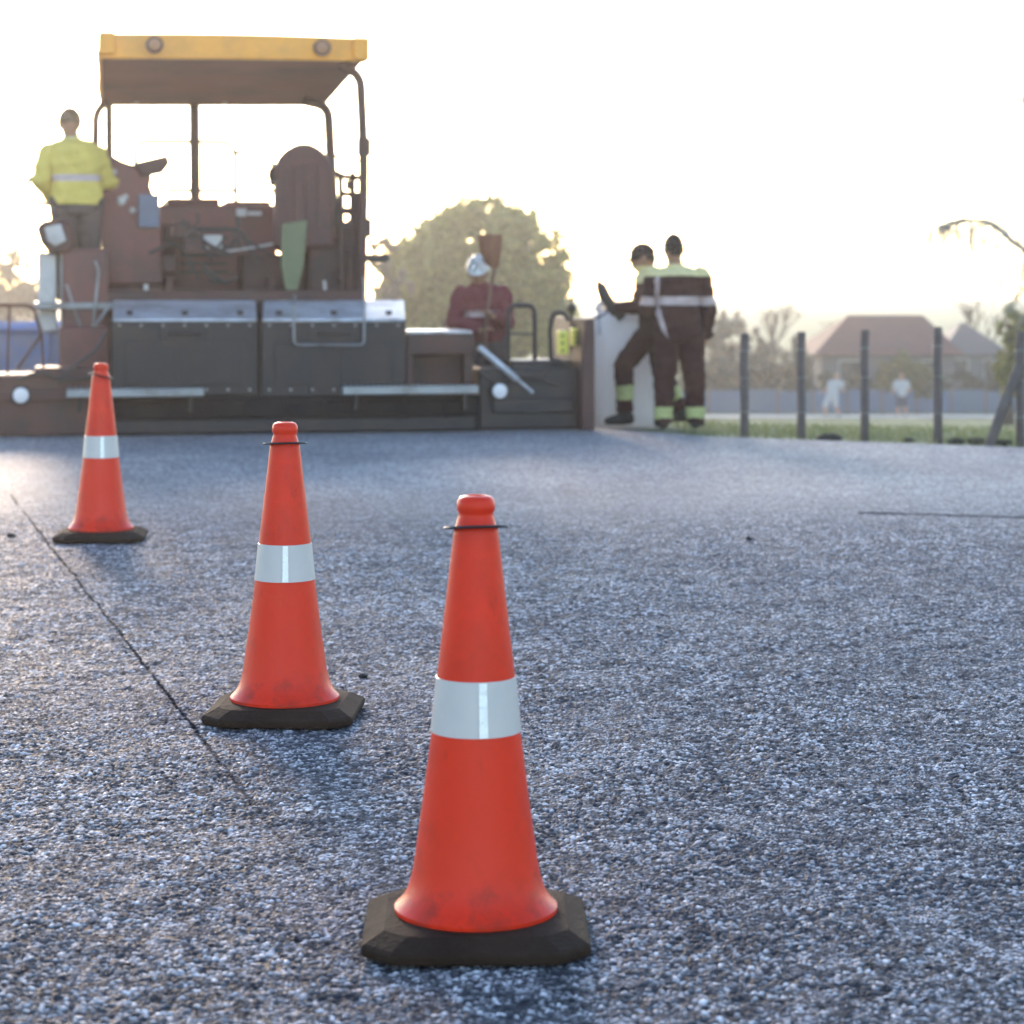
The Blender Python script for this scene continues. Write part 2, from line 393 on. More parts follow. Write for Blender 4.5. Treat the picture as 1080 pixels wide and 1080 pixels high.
# ------------------------------------------------------------------ traffic cones
M_orange = surf('cone_plastic', (.82, .030, .006), .36, 0, .08, 7., (.58, .026, .008), .25, .06, 60., .22)
M_band = surf('reflective_sleeve', (.60, .53, .49), .4, .0, .06, 3., (.45, .44, .41), .3, .05, 200., .6)
M_rubber = surf('recycled_rubber', (.030, .016, .010), .8, 0, .3, 9., (.05, .030, .02), .6, .6, 90., .12)
M_black = surf('black_plastic', (.012, .012, .013), .5, 0, .2)
def scuffed(m):
    nt = m.node_tree; b = nt.nodes['Principled BSDF']; tc = N(nt, 'ShaderNodeTexCoord').outputs['Object']
    mp = N(nt, 'ShaderNodeMapping'); mp.inputs['Scale'].default_value = (16, 16, 5); nt.links.new(tc, mp.inputs[0])
    f = ramp(nt, noise(nt, 1.6, 9, .72, mp.outputs[0]).outputs[0], .60, .70)
    sx = N(nt, 'ShaderNodeSeparateXYZ'); nt.links.new(tc, sx.inputs[0])
    low = math_n(nt, 'SUBTRACT', 1, math_n(nt, 'DIVIDE', sx.outputs[2], .42), clamp=True)
    f2 = ramp(nt, math_n(nt, 'ADD', math_n(nt, 'MULTIPLY', noise(nt, 14, 7, .7, tc).outputs[0], .8), math_n(nt, 'MULTIPLY', low, .28)), .62, .80)
    old = b.inputs['Base Color'].links[0].from_socket
    c = mix_rgb(nt, math_n(nt, 'MULTIPLY', f, .45), old, (.30, .022, .010)); c = mix_rgb(nt, math_n(nt, 'MULTIPLY', f2, .55), c, (.14, .03, .018))
    nt.links.new(c, b.inputs['Base Color'])
scuffed(M_orange)
def make_cone():
    root = empty('traffic_cone')
    base = MB(); a, ch = .228, .062
    def octo(h, c, z): return [(-h, -h + c, z), (-h + c, -h, z), (h - c, -h, z), (h, -h + c, z), (h, h - c, z), (h - c, h, z), (-h + c, h, z), (-h, h - c, z)]
    rings = [octo(a - .004, ch, .004), octo(a, ch, .022), octo(a - .004, ch, .030), octo(a - .045, ch * .75, .050), octo(.10, .04, .056)]
    vs = [v for r in rings for v in r]; fs = []
    for i in range(len(rings) - 1):
        for k in range(8): k2 = (k + 1) % 8; fs.append((i * 8 + k, i * 8 + k2, (i + 1) * 8 + k2, (i + 1) * 8 + k))
    fs += [tuple(range(8))[::-1], tuple(32 + k for k in range(8))]
    base.add(vs, fs).build('rubber_base', M_rubber, root, bevel=.006)
    prof = [(.160, .050), (.166, .054), (.166, .062), (.160, .068), (.150, .078), (.141, .094), (.134, .115), (.128, .14), (.1095, .27), (.0915, .41), (.079, .535), (.062, .68), (.0465, .815),
            (.0445, .832), (.041, .838), (.0385, .848), (.0355, .856), (.0352, .862), (.0385, .867), (.0392, .877), (.0375, .887), (.032, .894), (.022, .897), (.019, .897), (.017, .885)]
    MB().lathe(prof, 72, cap0=False).build('cone_body', M_orange, root, smooth=True)
    bp = [(.0905 + .0008, .418), (.0905 + .0022, .4185), (.0797 + .0022, .5285), (.0797 + .0008, .529)]
    bd = MB().lathe(bp, 72, cap0=False, cap1=False).build('reflective_band', M_band, root, smooth=True)
    # overlap of the sleeve: a slightly raised lap
    lap = MB(); vs = []
    for z, r in ((.4195, .0905 + .0038), (.5275, .0797 + .0038)):
        for k in range(9): t = R(-86 + k * 1.4); vs.append((r * math.cos(t), r * math.sin(t), z))
    lap.add(vs, [(k, k + 1, 10 + k, 9 + k) for k in range(8)]).build('sleeve_lap', surf('reflective_lap', (.80, .79, .77), .3, .2, .05), bd, smooth='all')
    rg = MB(); vs = []; fs = []
    n = 48
    for k in range(n):
        t = 2 * PI * k / n; 
        for (dr, dz) in ((.0, -.0026), (.006, -.0030), (.009, 0), (.006, .0030), (0, .0026), (-.018, .002), (-.018, -.002)):
            rr = .0585 + dr; vs.append((rr * math.cos(t), rr * math.sin(t), dz))
    for k in range(n):
        for j in range(7):
            k2 = (k + 1) % n; j2 = (j + 1) % 7; fs.append((k * 7 + j, k2 * 7 + j, k2 * 7 + j2, k * 7 + j2))
    r = rg.add(vs, fs).build('hook_ring', M_black, root, smooth=True, loc=(0, 0, .832)); r.rotation_euler = (R(4), R(-2.0), 0)
    return root
def place_cone(o, px, Y, rz, label):
    o.location = ((px - CX) * Y / F, Y, .004); o.rotation_euler = (0, 0, rz)
    tag(o, label, 'traffic cone', 'orange traffic cones in a receding line')
    for ch in o.children:
        if ch.name.startswith('hook_ring'): ch.rotation_euler = (-math.atan((H - .832) / Y), R(-1.5), 0)
c1 = make_cone(); place_cone(c1, 502, 4.64, R(1), 'nearest and largest orange traffic cone, black rubber base in the bottom foreground')
c2 = copy_tree(c1); place_cone(c2, 300.5, 6.95, R(-3), 'middle orange traffic cone standing just right of the dark paving joint')
c3 = copy_tree(c1); place_cone(c3, 106.5, 11.6, R(5), 'farthest and smallest orange traffic cone, standing in front of the paver at the left')
for ch in c3.children:
    if ch.name.startswith('hook_ring'): ch.rotation_euler = (R(-2.5), R(13), 0)

# ------------------------------------------------------------------ asphalt paver
def U(px, v):
    t = (px - CX) / F
    return (t * (OP.y + v * CY_) - OP.x + v * SY_) / (CY_ - t * SY_)
def P(px, py, v):
    u = U(px, v); Y = OP.y + u * SY_ + v * CY_
    return Vector((u, v, H - (py - HOR) * Y / F))
def pbox(mb, x0, y0, x1, y1, v0, v1, mi=0):
    a = P(x0, y1, v0); b = P(x1, y0, v0); c = P(x1, y1, v0); d = P(x0, y0, v0)
    z0 = (a.z + c.z) / 2; z1 = (b.z + d.z) / 2
    mb.box(a.x, v0, z0, b.x, v1, z1, mi); return mb
def ptube(mb, pts, v, rpx, n=8, mi=0, fil=.06):
    q = [P(p[0], p[1], p[2] if len(p) > 2 else v) for p in pts]
    mb.tube(fillet(q, fil) if fil else q, rpx * 20 / F, n, mi); return mb

M_dark = surf('dark_steel', (.014, .013, .017), .5, .2, .3, 5., (.035, .022, .02), .4, .2)
M_blk = surf('black_steel', (.006, .006, .008), .7, 0, .3, 5., (.014, .012, .012), .4, .2, spec=.2)
M_brown = surf('oily_brown_steel', (.085, .028, .022), .6, .0, .35, 4., (.035, .018, .016), .6, .25)
M_redb = surf('faded_red_panel', (.17, .045, .038), .5, 0, .25, 3., (.08, .035, .03), .5, .2)
M_galv = surf('worn_plate', (.55, .54, .58), .35, .25, .2, 5., (.22, .2, .2), .5, .15)
M_grey = surf('grey_metal', (.30, .30, .31), .45, .5, .2, 6., (.16, .14, .13), .5, .15)
M_pale = surf('pale_paint', (.58, .53, .50), .5, 0, .15, 4., (.35, .3, .28), .4, .15)
M_yellow = surf('yellow_paint', (.88, .33, .015), .45, 0, .10, 3., (.6, .25, .03), .4, .1)
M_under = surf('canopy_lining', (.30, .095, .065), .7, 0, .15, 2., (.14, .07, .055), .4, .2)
M_olive = surf('olive_cover', (.16, .17, .09), .8, 0, .2)
M_lens = surf('lamp_glass_sky_dot', (.75, .68, .68), .15, 0, .05, bump=0)
M_ylw = surf('safety_yellow', (.80, .70, .10), .45, 0, .1)
M_hose = surf('rubber_hose', (.035, .025, .024), .55, 0, .2)
M_seat = surf('seat_vinyl', (.11, .035, .030), .6, 0, .25, 8., (.06, .03, .028), .4, .3)

pv = empty('asphalt_paver', OP, YAW)
tag(pv, 'large asphalt paver seen from behind, with yellow canopy, dark wide screed and cluttered operator platform', 'paver')
# screed and its extensions
s = MB(); pbox(s, 112, 418, 506, 457.5, .0, .95); pbox(s, 112, 424, 506, 440, -.03, .0); sc = s.build('screed', M_blk, pv, bevel=.012)
s = MB(); pbox(s, 118, 442, 500, 455, -.028, -.003); s.build('heel_plate', M_dark, sc, bevel=.006)
s = MB(); pbox(s, -150, 396, 112, 460, .04, .80); pbox(s, -150, 412, 108, 424, .0, .04); pbox(s, 36, 388, 116, 397, .1, .7); e = s.build('screed_extension', M_brown, pv, bevel=.015)
s = MB(); pbox(s, 506, 388, 612, 452, .04, .80); pbox(s, 520, 420, 606, 436, .0, .04); pbox(s, 540, 380, 604, 389, .15, .7); e2 = s.build('screed_extension', M_dark, pv, bevel=.015)
s = MB(); q = [(609, 452), (622, 452), (622, 336), (612, 336), (608, 380)]
s.prism(q, -.15, 1.1, lambda a, b, d: Vector((P(a, b, .05).x, d, P(a, b, .05).z))); s.build('end_gate', M_brown, pv, bevel=.01)
for x0, x1, yy in ((70, 215, 413), (362, 505, 410)):
    s = MB(); pbox(s, x0, yy - 2.5, x1, yy + 5.5, -.22, -.035)
    for k in range(int((x1 - x0) / 6)): pbox(s, x0 + 3 + k * 6, yy - 4, x0 + 4.5 + k * 6, yy - 2.4, -.21, -.04)
    wk = s.build('walkway_step', M_grey, pv, bevel=.004)
    s = MB()
    for xx in (x0 + 14, x1 - 14): pbox(s, xx - 2, yy + 5, xx + 2, yy + 22, -.12, -.02)
    s.build_each('bracket', M_dark, wk)
# two big rear boxes with bright sloping lids
for x0, x1, mt in ((118, 271.5, M_dark), (276, 428, M_dark)):
    s = MB(); pbox(s, x0, 338, x1, 417, .12, .80)
    for k in (.33, .66): xm = x0 + (x1 - x0) * k; pbox(s, xm - 1, 340, xm + 1, 416, .112, .12)
    bx = s.build('hood_box', mt, pv, bevel=.03, seg=4)
    a, b_, c_, d_ = P(x0 + 1, 336, .10), P(x1 - 1, 336, .10), P(x1 - 2, 316.5, .80), P(x0 + 2, 316.5, .80)
    s = MB(); dz = Vector((0, 0, -.03))
    s.hexa([a + dz, b_ + dz, d_ + dz, c_ + dz, a, b_, d_, c_]); lid = s.build('lid', M_galv, bx, bevel=.012, seg=3)
    s = MB()
    for k in (.12, .5, .88): pp = P(x0 + (x1 - x0) * k, 331, .14); s.box(pp.x - .025, pp.y - .05, pp.z - .01, pp.x + .025, pp.y + .01, pp.z + .03)
    s.build_each('latch', M_dark, lid, bevel=.004)
for x0, x1 in ((118, 271.5), (276, 428)):
    s = MB()
    for k in range(7):
        for yy in (343, 411): c = P(x0 + 8 + (x1 - x0 - 16) * k / 6, yy, .12); s.tube([c, c + Vector((0, -.012, 0))], .012, 8)
    s.build_each('bolt_or_sky_dot', M_grey, pv, smooth=True)
    xm = (x0 + x1) / 2; s = MB(); ptube(s, [(xm - 16, 352, .12), (xm - 16, 352, .06), (xm + 16, 352, .06), (xm + 16, 352, .12)], .1, 1.4, fil=.02); s.build('handle', M_dark, pv, smooth=True)
    s = MB(); pbox(s, x0 + 14, 362, xm - 8, 406, .108, .121); pbox(s, xm + 8, 362, x1 - 14, 406, .108, .121); s.build_each('access_panel', M_dark, pv, bevel=.006)
s = MB()
for k in range(9): pbox(s, 132 + k * 42, 420, 136 + k * 42, 441, -.045, -.02)
s.build_each('stiffener', M_blk, pv, bevel=.004)
s = MB(); pbox(s, 271.5, 330, 276, 417, .2, .7); ptube(s, [(274, 318), (271, 328), (275, 336)], .08, 2.0); s.build('hinge_post', M_blk, pv, bevel=.004)
s = MB(); pbox(s, 429, 352, 500, 374, .1, .8); pbox(s, 436, 374, 496, 406, .3, .8); pbox(s, 429, 374, 437, 406, .1, .8); pbox(s, 490, 374, 499, 406, .12, .8)
st = s.build('step_box', M_brown, pv, bevel=.012)
s = MB(); pbox(s, 431, 349, 498, 352, .08, .82); s.build('tread', M_galv, st, bevel=.004)
# tubular loop hanging behind the right box
s = MB(); ptube(s, [(310, 322), (310, 364), (384, 364), (384, 292)], .03, 1.3, fil=.05); ptube(s, [(310, 322), (311, 312, .2)], .03, 1.2, fil=0); s.build('access_loop', M_grey, pv, smooth=True)
# round reflectors
for px, py in ((22, 417), (527, 412.5)):
    s = MB(); c = P(px, py, -.02); s.tube([c + Vector((0, .08, 0)), c + Vector((0, 0, 0)), c + Vector((0, -.012, 0))], [.085, .085, .075], 24)
    l = s.build('round_lamp', M_dark, pv, smooth=True)
    s = MB(); s.tube([c + Vector((0, -.010, 0)), c + Vector((0, -.022, 0)), c + Vector((0, -.028, 0))], [.066, .06, .03], 24); s.build('lens', M_lens, l, smooth=True)
# silver hydraulic strut and fittings on the right extension
s = MB(); ptube(s, [(505, 366), (545, 400)], -.06, 3.2, 12, fil=0); ptube(s, [(545, 400), (562, 414)], -.06, 1.8, 10, fil=0); s.build('hydraulic_strut', M_galv, pv, smooth=True)
s = MB(); ptube(s, [(536, 390), (536, 322), (564, 322), (564, 390)], .3, 2.4, fil=.08); ptube(s, [(536, 352), (564, 352)], .3, 1.1); s.build('guard_rail', M_dark, pv, smooth=True)
s = MB(); ptube(s, [(582, 392), (580, 345), (584, 330), (594, 329), (600, 338)], .2, 2.5, fil=.1); ptube(s, [(603, 388), (603, 322)], .3, 1.7, fil=0); s.ball(P(603, 325, .3), .045, 10)
ptube(s, [(603, 322), (604, 306)], .3, .7, fil=0)
s.build('control_stand', M_dark, pv, smooth=True)
for (x0, y0, x1, y1) in ((590, 349, 600, 374), (604, 346, 613, 365)):
    s = MB(); pbox(s, x0, y0, x1, y1, .12, .25); bx = s.build('control_box', M_ylw, pv, bevel=.01)
    s = MB()
    for k in range(3): c = P((x0 + x1) / 2 - 2, y0 + 5 + k * (y1 - y0 - 9) / 2, .12); s.tube([c, c + Vector((0, -.015, 0))], .011, 10)
    s.build_each('button', M_black, bx, smooth=True)
s = MB(); ptube(s, [(618, 338), (632, 335), (643, 327)], .25, 1.2, fil=.05); s.build('side_rod', M_dark, pv, smooth=True)
# hoses and cables over the screed
s = MB()
for (a, b_, c_, rr, vv) in ((((505, 392), (520, 402), (560, 396), (590, 406)), 0, 0, 1.5, -.01), (((20, 400), (40, 392), (70, 402), (104, 396)), 0, 0, 1.6, -.0), (((60, 404), (80, 384), (100, 372), (112, 350)), 0, 0, 1.8, .0), (((570, 396), (585, 376), (600, 386)), 0, 0, 1.3, .02)):
    ptube(s, a, vv, rr, fil=.2)
s.build_each('hose', M_hose, pv, smooth=True)
# tracks and hopper in front
s = MB()
for u0, u1 in ((-1.25, -.85), (.75, 1.15)):
    pr = [(1.2, .0), (4.4, .0), (4.75, .25), (4.75, .5), (4.45, .72), (1.2, .72), (.95, .5), (.95, .22)]
    s.prism(pr, u0, u1, lambda a, b, d: Vector((d, a, b - .05)))
s.build_each('crawler_track', M_blk, pv, bevel=.02)
s = MB(); s.hexa([Vector(p) for p in ((-1.3, 4.9, .5), (1.2, 4.9, .5), (-1.2, 6.4, .5), (1.1, 6.4, .5), (-1.5, 4.8, 1.05), (1.4, 4.8, 1.05), (-1.5, 6.6, 1.05), (1.4, 6.6, 1.05))]); s.build('hopper', M_redb, pv, bevel=.02)
s = MB(); s.box(U(112, 1), .95, .70, U(384, 1), 4.8, 1.12); s.build('chassis', M_brown, pv, bevel=.03)
# cluttered superstructure between screed and canopy
s = MB(); pbox(s, 108, 306, 386, 330, .82, 2.6); s.build('platform', M_brown, pv, bevel=.01)
s = MB(); pbox(s, 168, 216, 292, 322, 1.9, 3.4)
pbox(s, 176, 209, 232, 217, 2.0, 3.2); pbox(s, 238, 212, 286, 218, 2.2, 3.0); eh = s.build('engine_hood', M_redb, pv, bevel=.05, seg=3)
s = MB()
for k in range(6): pbox(s, 182, 240 + k * 9, 240, 244 + k * 9, 1.885, 1.9)
s.build('grille', M_hose, eh)
s = MB(); pbox(s, 112, 252, 172, 322, 1.3, 2.4); pbox(s, 150, 236, 190, 300, 1.5, 1.9); s.build('fuel_tank', M_brown, pv, bevel=.04, seg=3)
s = MB(); pbox(s, 325, 250, 386, 322, 1.1, 2.6); pbox(s, 255, 268, 330, 322, 1.35, 1.8); s.build('side_cabinet', M_brown, pv, bevel=.03, seg=3)
# operator console on the left
s = MB(); q = [(112, 300), (172, 300), (170, 230), (158, 196), (160, 186), (152, 178), (128, 170), (110, 160), (100, 175), (104, 230)]
s.prism(q, 1.25, 1.75, lambda a, b, d: Vector((P(a, b, 1.3).x, d, P(a, b, 1.3).z))); cs = s.build('console', M_redb, pv, bevel=.02)
s = MB(); q = [(142, 172), (176, 164), (179, 172), (172, 182), (150, 186)]
s.prism(q, 1.15, 1.4, lambda a, b, d: Vector((P(a, b, 1.2).x, d, P(a, b, 1.2).z))); s.build('display', M_brown, cs, bevel=.008)
s = MB()
for (px, py) in ((128, 212), (132, 208), (120, 182), (104, 164), (140, 222)): s.ball(P(px, py, 1.24), .03 if px != 128 else .045, 10)
s.build_each('knob', M_pale, cs, smooth=True)
s = MB(); pbox(s, 146, 205, 168, 240, 1.16, 1.26); s.build('side_panel', surf('blue_grey_panel', (.12, .14, .20), .5), cs, bevel=.012)
# operator seats
def seat_shape(cx, w, ytop, ybot, v0, v1, mat):
    q = []
    for k in range(17):
        t = PI * k / 16; q.append((cx - w * math.cos(t) * (1 + .05 * math.sin(3 * t)), ytop + 38 - 38 * math.sin(t)))
    q += [(cx + w * 1.05, ybot), (cx - w * 1.02, ybot)]
    s = MB(); s.prism(q, v0, v1, lambda a, b, d: Vector((P(a, b, v0).x, d, P(a, b, v0).z)))
    return s.build('seat', mat, pv, bevel=.05, seg=4)
se = seat_shape(321, 31, 151, 262, 1.0, 1.18, M_seat)
s = MB(); pbox(s, 296, 252, 350, 266, 1.15, 1.65); s.build('seat_cushion', M_seat, se, bevel=.04, seg=3)
s = MB(); ptube(s, [(288, 196), (285, 182), (290, 176)], 1.1, 3.2, fil=.03); ptube(s, [(286, 200), (294, 206), (296, 250)], 1.15, 2.0, fil=.05); ptube(s, [(356, 180), (360, 200), (352, 240)], 1.15, 2.2, fil=.05); s.build_each('armrest', M_hose, se, smooth=True)
s = MB()
for k in range(4): pbox(s, 297 + k * 13, 172 + (4 if k in (0, 3) else 0), 307 + k * 13, 240, .985, 1.0)
s.build_each('seat_padding', M_seat, se, bevel=.007)
s = MB(); q = [(297, 236), (324, 232), (320, 280), (311, 316), (303, 316), (296, 280)]
s.prism(q, .86, .95, lambda a, b, d: Vector((P(a, b, .9).x, d, P(a, b, .9).z))); s.build('olive_cover', M_olive, pv, bevel=.02)
# left outboard seat
s = MB(); prof = []
q = [(38, 240), (46, 233), (66, 231), (76, 236), (78, 262), (70, 268), (52, 268), (43, 256)]
s.prism(q, .75, 1.2, lambda a, b, d: Vector((P(a, b, .8).x, d, P(a, b, .8).z))); ls = s.build('outboard_seat', M_brown, pv, bevel=.03, seg=3)
s = MB(); q = [(47, 240), (64, 236), (70, 254), (58, 260), (50, 254)]
s.prism(q, .72, .75, lambda a, b, d: Vector((P(a, b, .8).x, d, P(a, b, .8).z))); s.build('seat_pad', M_pale, ls, bevel=.012)
s = MB(); pbox(s, 40, 266, 60, 350, .9, 1.1); s.build('pale_column', M_pale, pv, bevel=.02)
s = MB(); ptube(s, [(65, 268), (66, 350)], .85, 2.0, fil=0); ptube(s, [(100, 275), (104, 285), (94, 388)], .7, 1.6, fil=.05); ptube(s, [(116, 322), (96, 350), (90, 392)], .6, 1.7, fil=.05); ptube(s, [(70, 300), (86, 350)], .8, 1.5, fil=0)
for k in range(4): ptube(s, [(66, 300 + k * 16), (98, 303 + k * 15)], .82, 1.2, fil=0)
s.build('ladder', M_grey, pv, smooth=True)
s = MB(); pbox(s, 62, 345, 116, 394, .5, .9); s.build('left_locker', M_redb, pv, bevel=.02)
s = MB(); ptube(s, [(-60, 322), (34, 322), (44, 352), (18, 390)], .4, 1.8, fil=.06); ptube(s, [(10, 322), (8, 396)], .4, 1.3, fil=0); ptube(s, [(44, 350), (46, 392)], .4, 1.5, fil=0); s.build('guard_rail', M_brown, pv, smooth=True)
s = MB(); ptube(s, [(70, 186), (28, 186), (31, 212), (72, 219)], 1.2, 2.2, fil=.1); s.build('grab_rail', M_grey, pv, smooth=True)
# canopy: yellow fascia, lining, tilted roof
def CP(px, py, v): return P(px, py, v)
v0, v1 = .5, 3.7
nb = [CP(102, 62, v0), CP(387, 65, v0)]; nt_ = [CP(108, 34, v0), CP(389, 39, v0)]
fb = [CP(106, 112, v1), CP(342, 112, v1)]; ft = [CP(110, 86, v1), CP(345, 88, v1)]
s = MB(); n_ = 14; vs = []
for k in range(n_ + 1):
    t = k / n_; bul = math.sin(PI * t) * .05
    a = nb[0].lerp(nb[1], t); b_ = nt_[0].lerp(nt_[1], t); zc = .012 * math.sin(PI * t)
    vs += [a + Vector((0, -bul, 0)), b_ + Vector((0, -bul + .05, zc)), a + Vector((0, .10 - bul, .01)), b_ + Vector((0, .10 - bul, zc - .03))]
fs = []
for k in range(n_):
    o = 4 * k; fs += [(o, o + 4, o + 5, o + 1), (o + 1, o + 5, o + 7, o + 3), (o, o + 2, o + 6, o + 4), (o + 2, o + 3, o + 7, o + 6)]
fs += [(0, 1, 3, 2), (4 * n_, 4 * n_ + 2, 4 * n_ + 3, 4 * n_ + 1)]
s.add(vs, fs); can = s.build('canopy', [M_yellow], pv, bevel=.02, seg=3)
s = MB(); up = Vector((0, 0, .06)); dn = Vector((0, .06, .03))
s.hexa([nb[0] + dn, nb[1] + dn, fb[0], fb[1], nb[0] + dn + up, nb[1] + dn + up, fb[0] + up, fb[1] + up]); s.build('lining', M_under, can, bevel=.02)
s = MB(); top = Vector((0, .1, -.01))
s.hexa([nb[0] + dn + up * 1.1, nb[1] + dn + up * 1.1, fb[0] + up * 1.1, fb[1] + up * 1.1, nt_[0] + top, nt_[1] + top, ft[0], ft[1]]); s.build('roof', M_yellow, can, bevel=.03)
for px, py in ((163, 47), (340, 50)):
    s = MB(); c = CP(px, py, v0 - .06); s.tube([c + Vector((0, .1, 0)), c], .075, 20); l = s.build('work_lamp', M_brown, can, smooth=True)
    s = MB(); s.tube([c + Vector((0, -.002, 0)), c + Vector((0, -.012, 0))], [.055, .04], 20); s.build('lens', surf('amber_lens', (.30, .13, .06), .3, bump=0), l, smooth=True)
s = MB()
for px0, px1, py in ((104, 122, 46), (372, 390, 52)): pbox(s, px0, py - 13, px1, py + 12, v0 - .03, v0 + .2)
s.build_each('corner_cap', M_yellow, can, bevel=.03, seg=3)
s = MB()
for px, py in ((144, 106), (180, 102), (237, 107), (268, 103), (326, 96), (330, 104)): s.ball(P(px, py, v1 - .25 if py > 100 else v1 - .8), .035, 10)
s.build_each('bolt_or_sky_dot', M_lens, can, smooth=True)  # pale balls stand in for sky light showing through holes in the lining
for pts, vv, rr in (([(115, 108), (116, 250)], 2.9, 4.6), ([(112, 106), (101, 120), (100, 250)], 2.6, 4.4), ([(205, 110), (206, 214)], 3.0, 6.5), ([(318, 106), (346, 112), (353, 250)], 2.9, 6.0), ([(358, 68), (380, 80), (384, 165), (381, 320)], .9, 5.2)):
    s = MB(); ptube(s, pts, vv, rr, 10, fil=.3); s.build('canopy_post', M_brown, pv, smooth=True)
s = MB(); ptube(s, [(384, 146), (384, 164)], .9, 7.5, 10, fil=0); s.ball(P(384, 176, .9), .04); s.build('post_joint', M_brown, pv, smooth=True)
s = MB(); ptube(s, [(359, 182), (362, 322)], 1.0, 3.0, fil=0); ptube(s, [(372, 182), (370, 322)], 1.0, 3.0, fil=0)
for yy in (186, 204, 222, 240, 262): ptube(s, [(358, yy), (384, yy + 2)], 1.0, 3.0 if yy != 222 else 4, fil=0)
pbox(s, 366, 190, 375, 200, .95, 1.05); pbox(s, 374, 205, 383, 240, .95, 1.05)
s.build('side_frame', M_brown, pv, smooth=True)
s = MB(); ptube(s, [(143, 182), (143, 149), (248, 150), (249, 214)], 3.6, 2.8, fil=.16); ptube(s, [(176, 201), (249, 201)], 3.6, 2.6, fil=0); ptube(s, [(249, 160), (292, 175)], 3.6, 2.6, fil=0); s.build('front_rail', M_grey, pv, smooth=True); s = MB(); ptube(s, [(352, 164), (378, 170)], 3.2, 2.0, fil=0); s.build('front_rail', M_grey, pv, smooth=True)
s = MB(); ptube(s, [(384, 271), (392, 271)], .95, 1.4, fil=0); pbox(s, 386, 268, 411, 276, .9, 1.0); s.build('mirror', M_black, pv, bevel=.01)
s = MB(); s.hexa([CP(103, 92, v0 + .1), CP(105, 90, v0 + .1) , CP(106, 112, v1 - .6), CP(108, 112, v1 - .6), CP(105, 60, v0 + .1), CP(107, 60, v0 + .1), CP(107, 92, v1 - .6), CP(109, 92, v1 - .6)]); s.build('side_valance', M_yellow, can)
# pipes and hoses in the superstructure
s = MB()
rng = random.Random(4)
for k in range(16):
    x = rng.uniform(150, 330); y = rng.uniform(235, 300); vv = rng.uniform(1.0, 1.3)
    pts = [(x, y)]
    for j in range(3): x += rng.uniform(-5, 26); y += rng.uniform(-16, 20); pts.append((max(112, min(378, x)), max(225, min(318, y))))
    ptube(s, pts, vv, rng.uniform(1.0, 2.4), fil=.15)
s.build_each('hose', M_hose, pv, smooth=True)
s = MB(); ptube(s, [(232, 266), (262, 262), (294, 256)], 1.2, 1.3, fil=.1); ptube(s, [(210, 318), (260, 306), (300, 312)], .9, 1.2, fil=.1); ptube(s, [(154, 318), (154, 300)], .9, 2.4, fil=0); ptube(s, [(344, 318), (342, 296)], .9, 1.8, fil=0); pbox(s, 214, 248, 234, 262, 1.2, 1.3); pbox(s, 250, 220, 260, 228, 1.6, 1.7); pbox(s, 262, 223, 276, 227, 1.6, 1.7)
s.build_each('pipe', M_pale, pv, smooth=True)
s = MB()
for k in range(12):
    x = rng.uniform(165, 380); y = rng.uniform(225, 300); pbox(s, x, y, x + rng.uniform(6, 22), y + rng.uniform(6, 20), 1.0 + rng.uniform(0, .25), 1.5)
s.build_each('valve_block', M_brown, pv, bevel=.012)

# ------------------------------------------------------------------ people
SKIN = surf('skin', (.36, .18, .11), .6, 0, .1)
HAIR = surf('hair', (.05, .028, .018), .8, 0, .3)
HIVIS = cloth('hivis_lime', (.72, .59, .30)); NAVY = cloth('dark_workwear', (.045, .015, .015)); REFL = surf('reflective_tape', (.50, .37, .35), .5, .1, .1)
LIMEBAND = cloth('lime_band', (.46, .46, .20)); SHOE = surf('work_shoe', (.012, .012, .014), .6); REDC = cloth('dark_red_workwear', (.17, .040, .045)); YEL = cloth('yellow_vest', (.68, .50, .12))
GREYT = cloth('grey_trousers', (.10, .075, .072)); WHITE = surf('white_helmet', (.72, .70, .69), .35, 0, .05); WHC = cloth('white_shirt', (.42, .41, .42)); CAPM = cloth('dark_cap', (.06, .04, .038))

def loft(mb, rings, n=20):
    vs = []; fs = []
    for (c, a, b, ra, rb) in rings:
        for k in range(n):
            t = 2 * PI * k / n
            ca, sb = math.cos(t), math.sin(t); e = .85
            vs.append(Vector(c) + Vector(a) * (math.copysign(abs(ca) ** e, ca) * ra) + Vector(b) * (math.copysign(abs(sb) ** e, sb) * rb))
    for i in range(len(rings) - 1):
        for k in range(n): k2 = (k + 1) % n; fs.append((i * n + k, i * n + k2, (i + 1) * n + k2, (i + 1) * n + k))
    fs += [tuple(range(n))[::-1], tuple((len(rings) - 1) * n + k for k in range(n))]
    mb.add(vs, fs)

def capsule(mb, a, b, ra, rb, n=14):
    a, b = Vector(a), Vector(b); d = (b - a).normalized(); pts = []; rs = []
    for k in range(4): t = PI / 2 * k / 4; pts.append(a - d * ra * math.cos(t)); rs.append(max(.001, ra * math.sin(t)))
    pts += [a, a.lerp(b, .5)]; rs += [ra, (ra + rb) / 2]
    for k in range(5): t = PI / 2 * k / 4; pts.append(b + d * rb * math.sin(t)); rs.append(max(.001, rb * math.cos(t)))
    mb.tube(pts, rs, n)

